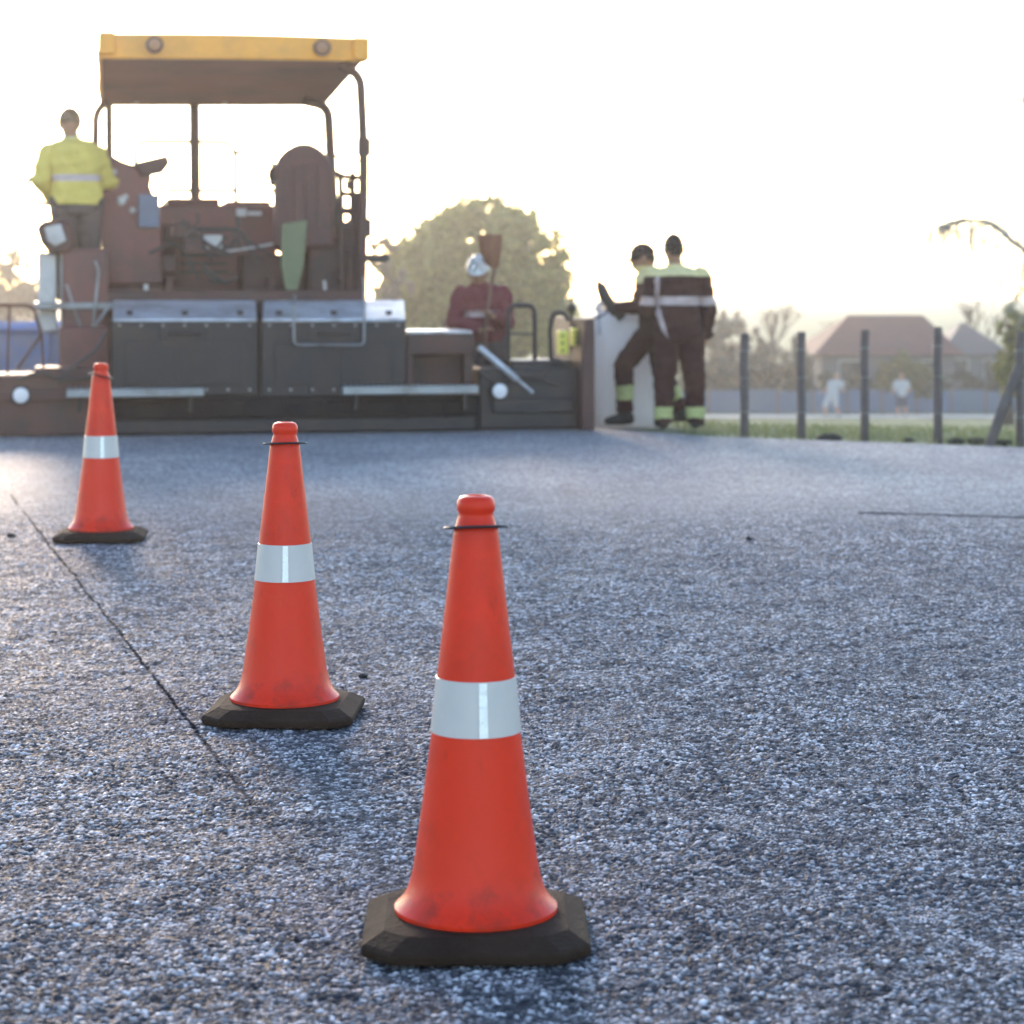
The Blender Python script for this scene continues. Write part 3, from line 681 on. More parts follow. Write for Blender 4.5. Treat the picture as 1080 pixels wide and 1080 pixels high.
def person(loc, J, zones, label, rz=0., voxel=.009, name='person', group=None, fat=1., hand_curl=.6, extras=None):
    """J: joints in metres (x right, y away, z up).  zones(co, seg, t) -> clothing name or None (bare skin)."""
    root = empty(name, loc, rz); tag(root, label, 'person', group)
    V = {k: Vector(v) for k, v in J.items() if k not in ('face',)}
    mb = MB()
    pr = (V['hip_r'] - V['hip_l']).normalized(); srt = (V['sho_r'] - V['sho_l']).normalized()
    upv = (V['neck'] - V['pelvis']).normalized()
    pf = upv.cross(pr).normalized(); sf = upv.cross(srt).normalized()
    pel, nk = V['pelvis'], V['neck']; sw = (V['sho_r'] - V['sho_l']).length / 2
    w_ = fat
    rings = [(pel - upv * .13, pr, pf, .135 * w_, .105 * w_), (pel - upv * .04, pr, pf, .175 * w_, .125 * w_), (pel + upv * .08, pr, pf, .165 * w_, .118 * w_)]
    D = (nk - pel)
    for t, rx, ry in ((.42, .155, .112), (.62, .175, .125), (.80, sw + .0, .125), (.90, sw + .005, .108), (.96, sw * .72, .082), (1.0, .075, .066)):
        m = pr.lerp(srt, t).normalized(); mf = pf.lerp(sf, t).normalized(); k = w_ if t < .95 else 1
        rings.append((pel + D * t, m, mf, rx * k if t < .7 else rx, ry * k))
    loft(mb, rings)
    capsule(mb, nk - upv * .05, V['head'] - Vector((0, 0, .06)), .068, .064)
    segs = []
    for sd in ('l', 'r'):
        sh, el, wr = V['sho_' + sd], V['elb_' + sd], V['wri_' + sd]
        capsule(mb, sh, el, .066 * w_, .05 * w_); capsule(mb, el, wr, .05 * w_, .036)
        hp, kn, an = V['hip_' + sd], V['kne_' + sd], V['ank_' + sd]
        capsule(mb, hp, kn, .098 * w_, .075 * w_); capsule(mb, kn, an, .073 * w_, .058 * w_)
        td = Vector(J['toe_' + sd]) - an; td.z = 0; td.normalize(); sdv = Vector((-td.y, td.x, 0)); z = Vector((0, 0, 1))
        b0 = Vector((an.x, an.y, an.z - .075))
        fr = [(b0 - td * .075 + z * .05, .030, .035), (b0 - td * .05 + z * .05, .04, .05), (b0 + z * .055, .045, .06), (b0 + td * .08 + z * .04, .048, .042), (b0 + td * .14 + z * .03, .048, .03), (b0 + td * .185 + z * .026, .03, .022)]
        loft(mb, [(c, sdv, z, ra, rb) for c, ra, rb in fr], 16)
        # hand: palm, four fingers, thumb
        hd = (Vector(J.get('hand_' + sd, wr + (wr - el))) - wr).normalized()
        sx = hd.cross(upv if abs(hd.dot(upv)) < .9 else srt).normalized(); pn = sx.cross(hd).normalized()
        s_ = 1 if sd == 'r' else -1
        palm0, palm1 = wr, wr + hd * .085
        loft(mb, [(palm0, sx, pn, .028, .022), (palm0 + hd * .04, sx, pn, .040, .018), (palm1, sx, pn, .042, .016), (palm1 + hd * .01, sx, pn, .034, .012)], 12)
        for k, L in enumerate((.068, .078, .073, .058)):
            b1 = palm1 - hd * .01 + sx * (.030 - .020 * k); d1 = (hd + pn * -.25 * hand_curl).normalized(); d2 = (hd + pn * -1.2 * hand_curl).normalized(); d3 = (hd * .4 + pn * -1.6 * hand_curl).normalized()
            p1 = b1 + d1 * L * .5; p2 = p1 + d2 * L * .35; p3 = p2 + d3 * L * .25
            mb.tube([b1 - d1 * .01, b1, p1, p2, p3], [.009, .0098, .0092, .0085, .006], 8)
        tb = wr + hd * .025 + sx * .034; t1 = tb + (hd * .6 + sx * .8).normalized() * .045; t2 = t1 + (hd * .9 + sx * .1 - pn * .5 * hand_curl).normalized() * .035
        mb.tube([tb - sx * .015, tb, t1, t2], [.012, .0125, .011, .008], 8)
    # head with face
    fa = Vector(J['face']).normalized(); hr = Vector((fa.y, -fa.x, 0)).normalized(); hu = hr.cross(fa).normalized(); hc = V['head']
    hb = MB(); hb.ball((0, 0, 0), 1, 28); hk = 1.12
    vs = []
    for v in hb.v:
        x, y, z = v
        jaw = 1 - .28 * max(0, -z) ** 1.3
        px_ = x * .076 * jaw; py_ = y * .097 * (1 - .1 * max(0, -z)) + (.012 * max(0, -z) if y > 0 else -.01 * max(0, -z) * 0)
        pz = z * .118
        if y > .3:
            g = math.exp(-((x / .16) ** 2 + ((z + .12) / .2) ** 2)); py_ += .024 * g                        # nose
            for e in (-.38, .38): py_ -= .010 * math.exp(-(((x - e) / .16) ** 2 + ((z - .05) / .10) ** 2))    # eye sockets
            py_ += .006 * math.exp(-((x / .3) ** 2 + ((z + .48) / .09) ** 2)) + .008 * math.exp(-((x / .3) ** 2 + ((z + .85) / .15) ** 2))  # lips, chin
            py_ -= .004 * math.exp(-((x / .3) ** 2 + ((z + .39) / .04) ** 2))
        vs.append(hc + (hr * px_ + fa * py_ + hu * pz) * hk)
    mb.add(vs, hb.f)
    for e in (-1, 1):
        eb = MB(); eb.ball((0, 0, 0), 1, 10); mb.add([hc + (hr * (e * .078 + v[0] * .010) + fa * (-.008 + v[1] * .020) + hu * (-.008 + v[2] * .032)) * hk for v in eb.v], eb.f)
    tmp = mb.build('body', SKIN, None)
    rm = tmp.modifiers.new('r', 'REMESH'); rm.mode = 'VOXEL'; rm.voxel_size = voxel
    sm = tmp.modifiers.new('s', 'SMOOTH'); sm.factor = .5; sm.iterations = 3
    dg = bpy.context.evaluated_depsgraph_get()
    me = bpy.data.meshes.new_from_object(tmp.evaluated_get(dg)); old = tmp.data
    bpy.data.objects.remove(tmp); bpy.data.meshes.remove(old)
    me.name = 'body'; me.materials.clear(); me.materials.append(SKIN)
    me.polygons.foreach_set('use_smooth', [True] * len(me.polygons))
    body = bpy.data.objects.new('body', me); COL.objects.link(body); body.parent = root
    # clothing: shells lifted off the body
    segl = [('torso', pel, nk)]
    segl += [('head', hc - hu * .05, hc + hu * .05), ('neck', nk, hc - Vector((0, 0, .09)))]
    for sd in ('l', 'r'):
        segl += [('uarm_' + sd, V['sho_' + sd], V['elb_' + sd]), ('farm_' + sd, V['elb_' + sd], V['wri_' + sd]), ('hand_' + sd, V['wri_' + sd] + (V['wri_' + sd] - V['elb_' + sd]).normalized() * .02, V['wri_' + sd] + (Vector(J.get('hand_' + sd, V['wri_' + sd] + (V['wri_' + sd] - V['elb_' + sd]))) - V['wri_' + sd]).normalized() * .18),
                 ('thigh_' + sd, V['hip_' + sd], V['kne_' + sd]), ('shin_' + sd, V['kne_' + sd], V['ank_' + sd]), ('foot_' + sd, V['ank_' + sd] - Vector((0, 0, .05)), V['ank_' + sd] - Vector((0, 0, .05)) + (Vector(J['toe_' + sd]) - V['ank_' + sd]).normalized() * .12)]
    nf = len(me.polygons); cc = np.empty(nf * 3); me.polygons.foreach_get('center', cc); cc = cc.reshape(-1, 3)
    best = np.full(nf, 9e9); bi = np.zeros(nf, int); bt = np.zeros(nf)
    rad = {'torso': .15, 'thigh': .085, 'shin': .06, 'uarm': .055, 'farm': .04, 'hand': .03, 'foot': .05, 'head': .08, 'neck': .06}
    for i, (nm, a, b) in enumerate(segl):
        a_ = np.array(a); d = np.array(b) - a_; L2 = d @ d
        t = ((cc - a_) @ d) / L2; tcl = np.clip(t, 0, 1)
        ds = np.linalg.norm(cc - (a_ + tcl[:, None] * d), axis=1) - rad[nm.split('_')[0]]
        if nm == 'torso': over = t > 1.0
        m = ds < best; best = np.where(m, ds, best); bi = np.where(m, i, bi); bt = np.where(m, tcl, bt)
    vn = np.empty(len(me.vertices) * 3); me.vertices.foreach_get('co', vn); vco = vn.reshape(-1, 3)
    nrm = np.empty(len(me.vertices) * 3); me.vertex_normals.foreach_get('vector', nrm); nrm = nrm.reshape(-1, 3)
    polys = [tuple(p.vertices) for p in me.polygons]
    garments = {}
    for k in range(nf):
        zz = zones(cc[k], 'neck', .2 if cc[k][2] < nk.z + .035 else .6) if (bi[k] == 0 and over[k]) else zones(cc[k], segl[bi[k]][0], bt[k])
        if zz is None: continue
        g, off, mat = zz
        garments.setdefault((g, segl[bi[k]][0][-1] if g == 'shoes' else ''), []).append((k, off, mat))
    for (g, sd_), lst in garments.items():
        g = 'shoe' if g == 'shoes' else g
        mats = []; idx = {}; vs = []; fs = []; mi = []
        for k, off, mat in lst:
            if mat not in mats: mats.append(mat)
            f = []
            for vi in polys[k]:
                if vi not in idx:
                    idx[vi] = len(vs); c = vco[vi]
                    wr = .35 * off * (math.sin(c[2] * 41 + c[0] * 23) * math.sin(c[0] * 37 - c[2] * 19 + c[1] * 15))
                    vs.append(tuple(c + nrm[vi] * (off + wr)))
                f.append(idx[vi])
            fs.append(tuple(f)); mi.append(mats.index(mat))
        gm = bpy.data.meshes.new(g); gm.from_pydata(vs, [], fs)
        for m in mats: gm.materials.append(m)
        gm.polygons.foreach_set('material_index', mi); gm.polygons.foreach_set('use_smooth', [True] * len(fs)); gm.update()
        go = bpy.data.objects.new(g, gm); COL.objects.link(go); go.parent = root
        so_ = go.modifiers.new('thick', 'SOLIDIFY'); so_.thickness = .006; so_.offset = -1
    # head wear
    def shell(nm, mat, up0, sx_, sy_, sz_, brim=0, back=0, cut=-.05):
        up0, sx_, sy_, sz_, brim = up0 * hk, sx_ * hk, sy_ * hk, sz_ * hk, brim * hk
        b = MB(); hbb = MB(); hbb.ball((0, 0, 0), 1, 24)
        for f in hbb.f:
            cz = sum(hbb.v[i][2] for i in f) / len(f); cyy = sum(hbb.v[i][1] for i in f) / len(f)
            if cz < cut - back * max(0, -cyy): continue
            b.add([hc + hr * hbb.v[i][0] * sx_ + fa * hbb.v[i][1] * sy_ + hu * (hbb.v[i][2] * sz_ + up0) for i in f], [tuple(range(len(f)))])
        if brim:
            pts = []; n = 12
            for k in range(n + 1):
                a = PI * (k / n); pts.append((math.cos(a) * sx_ * .98, math.sin(a)))
            for k in range(n):
                (xa, ya), (xb, yb) = pts[k], pts[k + 1]
                def bp_(x, y, e, dz): return hc + hr * x * (1 - .12 * e) + fa * (y * (sy_ * .95) + e * brim * y) + hu * (up0 + cut * sz_ + dz - .25 * e * brim)
                b.hexa([bp_(xa, ya, 0, -.004), bp_(xb, yb, 0, -.004), bp_(xa, ya, 1, -.004), bp_(xb, yb, 1, -.004), bp_(xa, ya, 0, .004), bp_(xb, yb, 0, .004), bp_(xa, ya, 1, .004), bp_(xb, yb, 1, .004)])
        o = b.build(nm, mat, root, smooth='all')
        bmx = bmesh.new(); bmx.from_mesh(o.data); bmesh.ops.remove_doubles(bmx, verts=bmx.verts, dist=.0005); bmx.to_mesh(o.data); bmx.free()
    for ex in (extras or []): shell(*ex)
    return root

def place(px, Y, z=0.): return Vector(((px - CX) * Y / F, Y, z))

# worker from behind in lime-shouldered jacket
def z_worker(co, seg, t):
    s = seg.split('_')[0]; z = co[2]
    if s in ('head', 'hand'): return None
    if s == 'neck': return ('jacket', .016, HIVIS) if t < .35 else None
    if s in ('torso', 'uarm', 'farm') and z > .70:
        if z > 1.335: m = HIVIS
        elif 1.085 < z < 1.165: m = REFL
        elif s == 'torso' and z > 1.165 and -.215 < co[0] < -.165 : m = REFL
        elif s == 'torso' and .80 < z < 1.085 and -.20 < co[0] + (1.085 - z) * .25 * -1 < -.165: m = REFL
        else: m = NAVY
        return ('jacket', .022, m)
    if s in ('torso', 'thigh', 'shin') and z > .055:
        if s == 'shin' and .09 < z < .19: return ('trousers', .018, LIMEBAND)
        return ('trousers', .020 if s != 'shin' else .018, NAVY)
    if s in ('shin', 'foot', 'thigh'): return ('shoes', .006, SHOE)
    return ('jacket', .02, NAVY)
J = dict(pelvis=(.0, 0, .90), neck=(-.02, 0, 1.41), head=(-.045, .01, 1.575), face=(-.25, 1, -.05), hip_l=(-.095, 0, .84), hip_r=(.095, 0, .84), sho_l=(-.215, .02, 1.335), sho_r=(.195, -.01, 1.33),
         elb_l=(-.27, .06, 1.06), elb_r=(.265, .03, 1.06), wri_l=(-.12, .24, .96), wri_r=(.25, .10, .84), hand_l=(0, .3, .95), hand_r=(.23, .2, .76),
         kne_l=(-.125, .01, .46), kne_r=(.135, .02, .46), ank_l=(-.135, 0, .085), ank_r=(.150, .02, .085), toe_l=(-.18, .25, 0), toe_r=(.22, .25, 0))
w1 = person(place(716, 20.0), J, z_worker, 'worker seen from behind in dark jacket with lime shoulders and pale reflective stripe', fat=1.12,
            extras=[('hair', HAIR, .008, .080, .101, .120, 0, .75, .05)])
# worker stepping forward in a cap
def z_capman(co, seg, t):
    s = seg.split('_')[0]; z = co[2]
    if s in ('head', 'neck', 'hand'): return None if not (s == 'neck' and t < .3) else ('jacket', .014, HIVIS)
    if s in ('torso', 'uarm', 'farm') and z > .74:
        m = HIVIS if (z > 1.27 and s != 'farm') else NAVY
        if s == 'torso' and 1.05 < z < 1.12: m = REFL
        return ('jacket', .018, m)
    if s in ('shin',) and .40 < t < .68: return ('trousers', .016, LIMEBAND)
    if s == 'foot' or (s == 'shin' and t > .92): return ('shoes', .006, SHOE)
    return ('trousers', .016, NAVY)
J = dict(pelvis=(.06, 0, .90), neck=(-.0, 0, 1.40), head=(-.055, 0, 1.50), face=(-1, .1, -.25), hip_l=(.02, -.08, .86), hip_r=(.08, .09, .86), sho_l=(.0, -.17, 1.31), sho_r=(.0, .18, 1.31),
         elb_l=(-.10, -.20, 1.06), elb_r=(-.10, .20, 1.07), wri_l=(-.30, -.10, 1.055), wri_r=(-.31, .08, 1.03), hand_l=(-.42, -.06, 1.09), hand_r=(-.42, .04, 1.05),
         kne_l=(-.235, -.08, .545), kne_r=(.12, .10, .47), ank_l=(-.225, -.07, .085), ank_r=(.30, .10, .10), toe_l=(-.55, -.10, 0), toe_r=(.1, .12, 0))
w2 = person(place(685, 20.55), J, z_capman, 'worker in dark cap and trousers with lime shin bands, stepping left, knee bent', fat=1.05,
            extras=[('hair', HAIR, .004, .079, .100, .119, 0, .8, .15), ('cap', CAPM, .022, .084, .106, .105, .085, .1, .02)])
# curved dark tool in his hands
tl = MB(); q = [at(630, 296, 20.45), at(634, 303, 20.45), at(638, 313, 20.45), at(646, 324, 20.45), at(652, 331, 20.45), at(656, 337, 20.45)]
tl.tube(q, [.012, .05, .055, .05, .045, .04], 10)
tool = tl.build('hand_tool', surf('tool_steel', (.03, .026, .026), .5, .3), smooth=True); tag(tool, 'curved dark hand tool held out by the worker in the cap', 'tool')
tl = MB(); tl.tube([at(646, 323, 20.45), at(662, 328, 20.47), at(674, 325, 20.5)], .016, 8); tl.build('handle', surf('tool_handle', (.05, .03, .025), .6), tool, smooth=True)

# operator on the paver
def z_oper(co, seg, t):
    s = seg.split('_')[0]; z = co[2]
    if s in ('head', 'hand'): return None
    if s == 'neck': return ('vest', .014, HIVIS) if t < .5 else None
    if s in ('torso', 'uarm') and z > .86:
        if s == 'torso' and 1.06 < z < 1.12: return ('vest', .02, REFL)
        return ('vest', .022, YEL)
    if s == 'farm': return ('vest', .02, YEL)
    if s == 'foot': return ('shoes', .006, SHOE)
    return ('trousers', .016, GREYT)
J = dict(pelvis=(.05, 0, .90), neck=(.02, .03, 1.42), head=(-.01, .06, 1.57), face=(.1, 1, -.2), hip_l=(-.05, 0, .85), hip_r=(.14, 0, .85), sho_l=(-.18, .02, 1.30), sho_r=(.21, .05, 1.29),
         elb_l=(-.26, -.03, 1.07), elb_r=(.30, .15, 1.08), wri_l=(-.17, .12, .92), wri_r=(.42, .30, 1.05), hand_l=(-.10, .2, .88), hand_r=(.55, .38, 1.06),
         kne_l=(-.05, .03, .46), kne_r=(.15, .04, .46), ank_l=(-.06, .0, .085), ank_r=(.16, .0, .085), toe_l=(-.08, .3, 0), toe_r=(.2, .3, 0))
vop = 1.05; pu = U(75, vop); ow = OP + Vector((CY_, SY_, 0)) * pu + Vector((-SY_, CY_, 0)) * vop
zf = (H - (115 - HOR) * ow.y / F) - 1.70
w3 = person((ow.x, ow.y, zf), J, z_oper, 'machine operator in bright yellow vest at the left console of the paver', rz=YAW, fat=1.28, extras=[('helmet', surf('brown_helmet', (.20, .12, .06), .5), .018, .092, .118, .118, .02, 0.3, -.1)])
s = MB(); s.box(pu - .32, .75, zf - .062, pu + .45, 1.6, zf - .002); s.build('operator_step', M_grey, pv, bevel=.01)
s = MB(); pbox(s, 66, 262, 114, 348, .80, .98); s.build('side_locker', M_redb, pv, bevel=.03)
# worker on the screed with a shovel
def z_red(co, seg, t):
    s = seg.split('_')[0]; z = co[2]
    if s in ('head', 'hand'): return None
    if s == 'neck': return ('jacket', .014, REDC) if t < .5 else None
    if s in ('torso', 'uarm', 'farm') and z > .8:
        if s == 'torso' and 1.02 < z < 1.08: return ('jacket', .02, REFL)
        return ('jacket', .022, REDC)
    if s == 'foot': return ('shoes', .006, SHOE)
    return ('trousers', .018, GREYT)
J = dict(pelvis=(.03, 0, .84), neck=(-.0, -.03, 1.30), head=(-.03, -.07, 1.435), face=(-.1, -1, -.35), hip_l=(.12, 0, .8), hip_r=(-.07, 0, .8), sho_l=(.185, -.02, 1.215), sho_r=(-.185, -.02, 1.215),
         elb_l=(.235, -.10, .97), elb_r=(-.25, -.10, .98), wri_l=(.12, -.25, 1.02), wri_r=(-.02, -.24, .90), hand_l=(.05, -.28, 1.07), hand_r=(.07, -.27, .92),
         kne_l=(.13, -.03, .43), kne_r=(-.07, -.03, .43), ank_l=(.13, 0, .085), ank_r=(-.08, 0, .085), toe_l=(.15, -.3, 0), toe_r=(-.1, -.3, 0))
w4 = person(place(508, 20.75, -.05), J, z_red, 'worker in dark red jacket and pale helmet standing at the screed with an upright shovel', fat=1.08, extras=[('helmet', WHITE, .022, .098, .122, .115, .03, 0, .0)])
sh = MB(); Y = 20.48
rows = [(505, 530, 247, .02), (504, 530, 252, .0), (506.5, 528.5, 266, -.02), (511, 527, 277, -.015), (518, 525, 283, .0)]
vs = []
for x0, x1, yy, dy in rows:
    for k in range(7):
        t = k / 6; vs.append(at(x0 + (x1 - x0) * t, yy, Y) + Vector((0, dy + .05 * (t - .5) ** 2 * 4 - .02, 0)))
nb_ = len(vs); vs += [v + Vector((0, .006, 0)) for v in vs]; fs = []
for i in range(4):
    for k in range(6): a = i * 7 + k; fs += [(a, a + 1, a + 8, a + 7), (nb_ + a, nb_ + a + 7, nb_ + a + 8, nb_ + a + 1)]
for i in range(4):
    for c in (0, 6): a = i * 7 + c; fs.append((a, a + 7, nb_ + a + 7, nb_ + a))
for k in range(6): fs += [(k, nb_ + k, nb_ + k + 1, k + 1), (28 + k, 29 + k, nb_ + 29 + k, nb_ + 28 + k)]
shv = MB().add(vs, fs).build('shovel', surf('rusty_blade', (.20, .075, .035), .6, .3, .3), smooth=True); tag(shv, 'brown-bladed shovel held upright in front of the worker in the dark red jacket', 'shovel')
MB().tube([at(522, 281, Y), at(518, 300, Y), at(512, 345, Y - .02), at(511, 378, Y - .03)], [.018, .017, .017, .017], 10).build('handle', surf('shovel_wood', (.16, .07, .045), .6), shv, smooth=True)

# white bulk bag behind the two workers
def bulk_bag():
    Y = 21.1; root = empty('bulk_bag', place(662, Y, -.05)); tag(root, 'tall white bulk bag standing on the ground between the paver and the two workers', 'bulk bag')
    mb = MB(); n = 40; vs = []; fs = []
    prof = [(0, .92), (.04, 1.0), (.15, 1.03), (.4, 1.0), (.7, .97), (.95, .97), (1.04, .92), (1.07, .78)]
    for z, sc_ in prof:
        for k in range(n):
            t = 2 * PI * k / n; c, s_ = math.cos(t), math.sin(t); e = .38
            x = math.copysign(abs(c) ** e, c) * .34 * sc_; y = math.copysign(abs(s_) ** e, s_) * .34 * sc_
            wv = 1 + .035 * math.sin(7 * t + z * 5) * math.sin(z * 9 + t) + .02 * math.sin(13 * t + 3 * z)
            vs.append((x * wv, y * wv, z))
    for i in range(len(prof) - 1):
        for k in range(n): k2 = (k + 1) % n; fs.append((i * n + k, i * n + k2, (i + 1) * n + k2, (i + 1) * n + k))
    fs += [tuple(range(n))[::-1], tuple((len(prof) - 1) * n + k for k in range(n))]
    mb.add(vs, fs).build('sack', leaf_mat('woven_white', (.78, .77, .78), (.86, .85, .87), .36), root, smooth='all')
    for sx in (-1, 1):
        for sy in (-1, 1):
            MB().tube(fillet([(sx * .27, sy * .30, .85), (sx * .28, sy * .27, 1.14), (sx * .12, sy * .24, 1.15), (sx * .10, sy * .30, .9)], .08), .014, 8).build('strap', cloth('strap_grey', (.5, .5, .52)), root, smooth=True)
bulk_bag()

# blue skip behind the left end of the paver
def skip():
    root = empty('skip', (-6.3, 27.0, -.05), R(6)); tag(root, 'blue open-topped skip standing behind the left end of the paver', 'skip')
    m = surf('blue_paint', (.10, .20, .46), .5, 0, .2, 3., (.25, .22, .2), .5)
    mb = MB(); mb.hexa([Vector(p) for p in ((-1.3, -.8, .05), (1.0, -.8, .05), (-1.3, .8, .05), (1.0, .8, .05), (-1.8, -.85, .78), (1.35, -.85, .78), (-1.8, .85, .78), (1.35, .85, .78))])
    mb.build('container', m, root, bevel=.03)
    mb = MB(); mb.tube(fillet([(-1.8, -.87, .78), (1.35, -.87, .78), (1.35, .87, .78), (-1.8, .87, .78), (-1.8, -.87, .78)], .05), .05, 8); mb.build('rim', m, root, smooth=True)
    mb = MB()
    for k in range(4): mb.box(-1.0 + k * .6, -.89, .08, -.92 + k * .6, -.80, .76)
    mb.build_each('rib', m, root, bevel=.01)
skip()

# ------------------------------------------------------------------ fence posts
M_post = surf('weathered_post', (.10, .075, .07), .8, 0, .35, 12., (.16, .13, .12), .5, .6, 30.)
PL = [(785, 352, 462, 'fence post nearest the two workers, leftmost and palest of the row'), (845, 350, 464, 'fence post second from the workers, in front of the pointed conifer'), (912, 348, 466, 'fence post in front of the left slope of the red house roof'), (989, 345, 468, 'fence post in front of the gable end of the red-roofed house'), (1076, 350, 471, 'fence post with a slanting brace leaning against it at the right')]
for px, yt, yb, lab in PL:
    Y = F * (H + .05) / (yb - HOR); hgt = (yb - yt) * Y / F; mb = MB()
    root = empty('fence_post', place(px, Y, -.09)); tag(root, lab, 'fence post', 'fence posts along the road edge')
    r = .036; mb.tube([(0, 0, 0), (.004, .004, hgt * .4), (-.004, .0, hgt * .75), (.003, 0, hgt + .03), (.003, 0, hgt + .042)], [r * 1.08, r, r * .97, r * .98, r * .8], 12)
    mb.build('pole', M_post, root, smooth=True)
    mb = MB()
    for zz in (.3, .62, .88): mb.tube([(r * math.cos(t) * 1.05, r * math.sin(t) * 1.05, zz * hgt + .003 * math.sin(3 * t)) for t in np.linspace(0, 2 * PI, 13)], .0035, 5, caps=False)
    mb.build_each('wire_tie', M_grey, root, smooth=True)
    if px == 1076:
        MB().tube([(-.275, -.03, .0), (-.13, -.03, .40), (0.0, -.02, .72)], [.045, .043, .04], 12).build('brace', M_post, root, smooth=True)

# clods on the verge and on the mat
M_clod = surf('earth_clod', (.035, .032, .028), .95, 0, .4, 20., None, 0, .8, 60.)
def clod(name, loc, r, sq, label, cat, group, mat, seed):
    rg = random.Random(seed); b = MB(); b.ball((0, 0, 0), 1, 12)
    b.v = [tuple(np.array(v) * (1 + rg.uniform(-.22, .22)) * r * np.array(sq)) for v in b.v]
    # shared pole rows: merge later by distance
    o = b.build(name, mat, None, smooth=True, loc=loc); tag(o, label, cat, group)
for k, (px, py, r, lab) in enumerate(((876, 465, .07, 'low dark clod of earth on the verge left of the middle fence posts'), (958, 467, .035, 'smallest dark clod of earth between two fence posts'), (1008, 468, .05, 'round dark clod of earth just right of the post before the gable'), (1030, 468, .05, 'dark clod of earth left of the foot of the slanting brace'), (1058, 470, .05, 'dark clod of earth between the brace foot and its post'))):
    Y = F * (H + .05) / (py + 1 - HOR); clod('earth_clod', place(px, Y, -.02), r, (1.5, 1, .55), lab, 'clod', 'clods of earth on the verge', M_clod, k)
M_tar = surf('asphalt_lump', (.012, .012, .015), .7, 0, .3, 40., None, 0, .8, 120.)
for k, (px, py, r, lab) in enumerate(((790, 570, .016, 'single small black asphalt lump lying alone on the far right of the road'), (12, 567, .02, 'small black asphalt lump at the left edge beyond the joint'), (383, 716, .013, 'black asphalt lump lying right of the middle cone base'))):
    Y = F * H / (py - HOR); clod('asphalt_lump', place(px, Y, .008), r, (1.2, 1, .7), lab, 'asphalt lump', 'loose asphalt lumps on the road', M_tar, 20 + k)

# verge grass
def verge():
    rg = np.random.RandomState(5); n = 7000; x = rg.uniform(1.5, 7.5, n); y = 19.55 - (x - 1.5) * .50 + rg.gamma(1.6, 1.1, n); z = terrain_z(x, y)
    h = rg.uniform(.03, .10, n); a = rg.uniform(0, 2 * PI, n); lx = rg.normal(0, .04, n); ly = rg.normal(0, .04, n); w_ = .006
    v = np.empty((n, 3, 3)); v[:, 0] = np.stack([x - np.cos(a) * w_, y - np.sin(a) * w_, z - .01], -1); v[:, 1] = np.stack([x + np.cos(a) * w_, y + np.sin(a) * w_, z - .01], -1); v[:, 2] = np.stack([x + lx, y + ly, z + h], -1)
    me = bpy.data.meshes.new('verge_grass'); me.from_pydata(v.reshape(-1, 3).tolist(), [], [(3 * i, 3 * i + 1, 3 * i + 2) for i in range(n)])
    me.materials.append(leaf_mat('grass_blade', (.13, .17, .06), (.25, .26, .12))); o = bpy.data.objects.new('verge_grass', me); COL.objects.link(o); tag(o, 'short grass along the road edge', 'grass', kind='stuff')
verge()

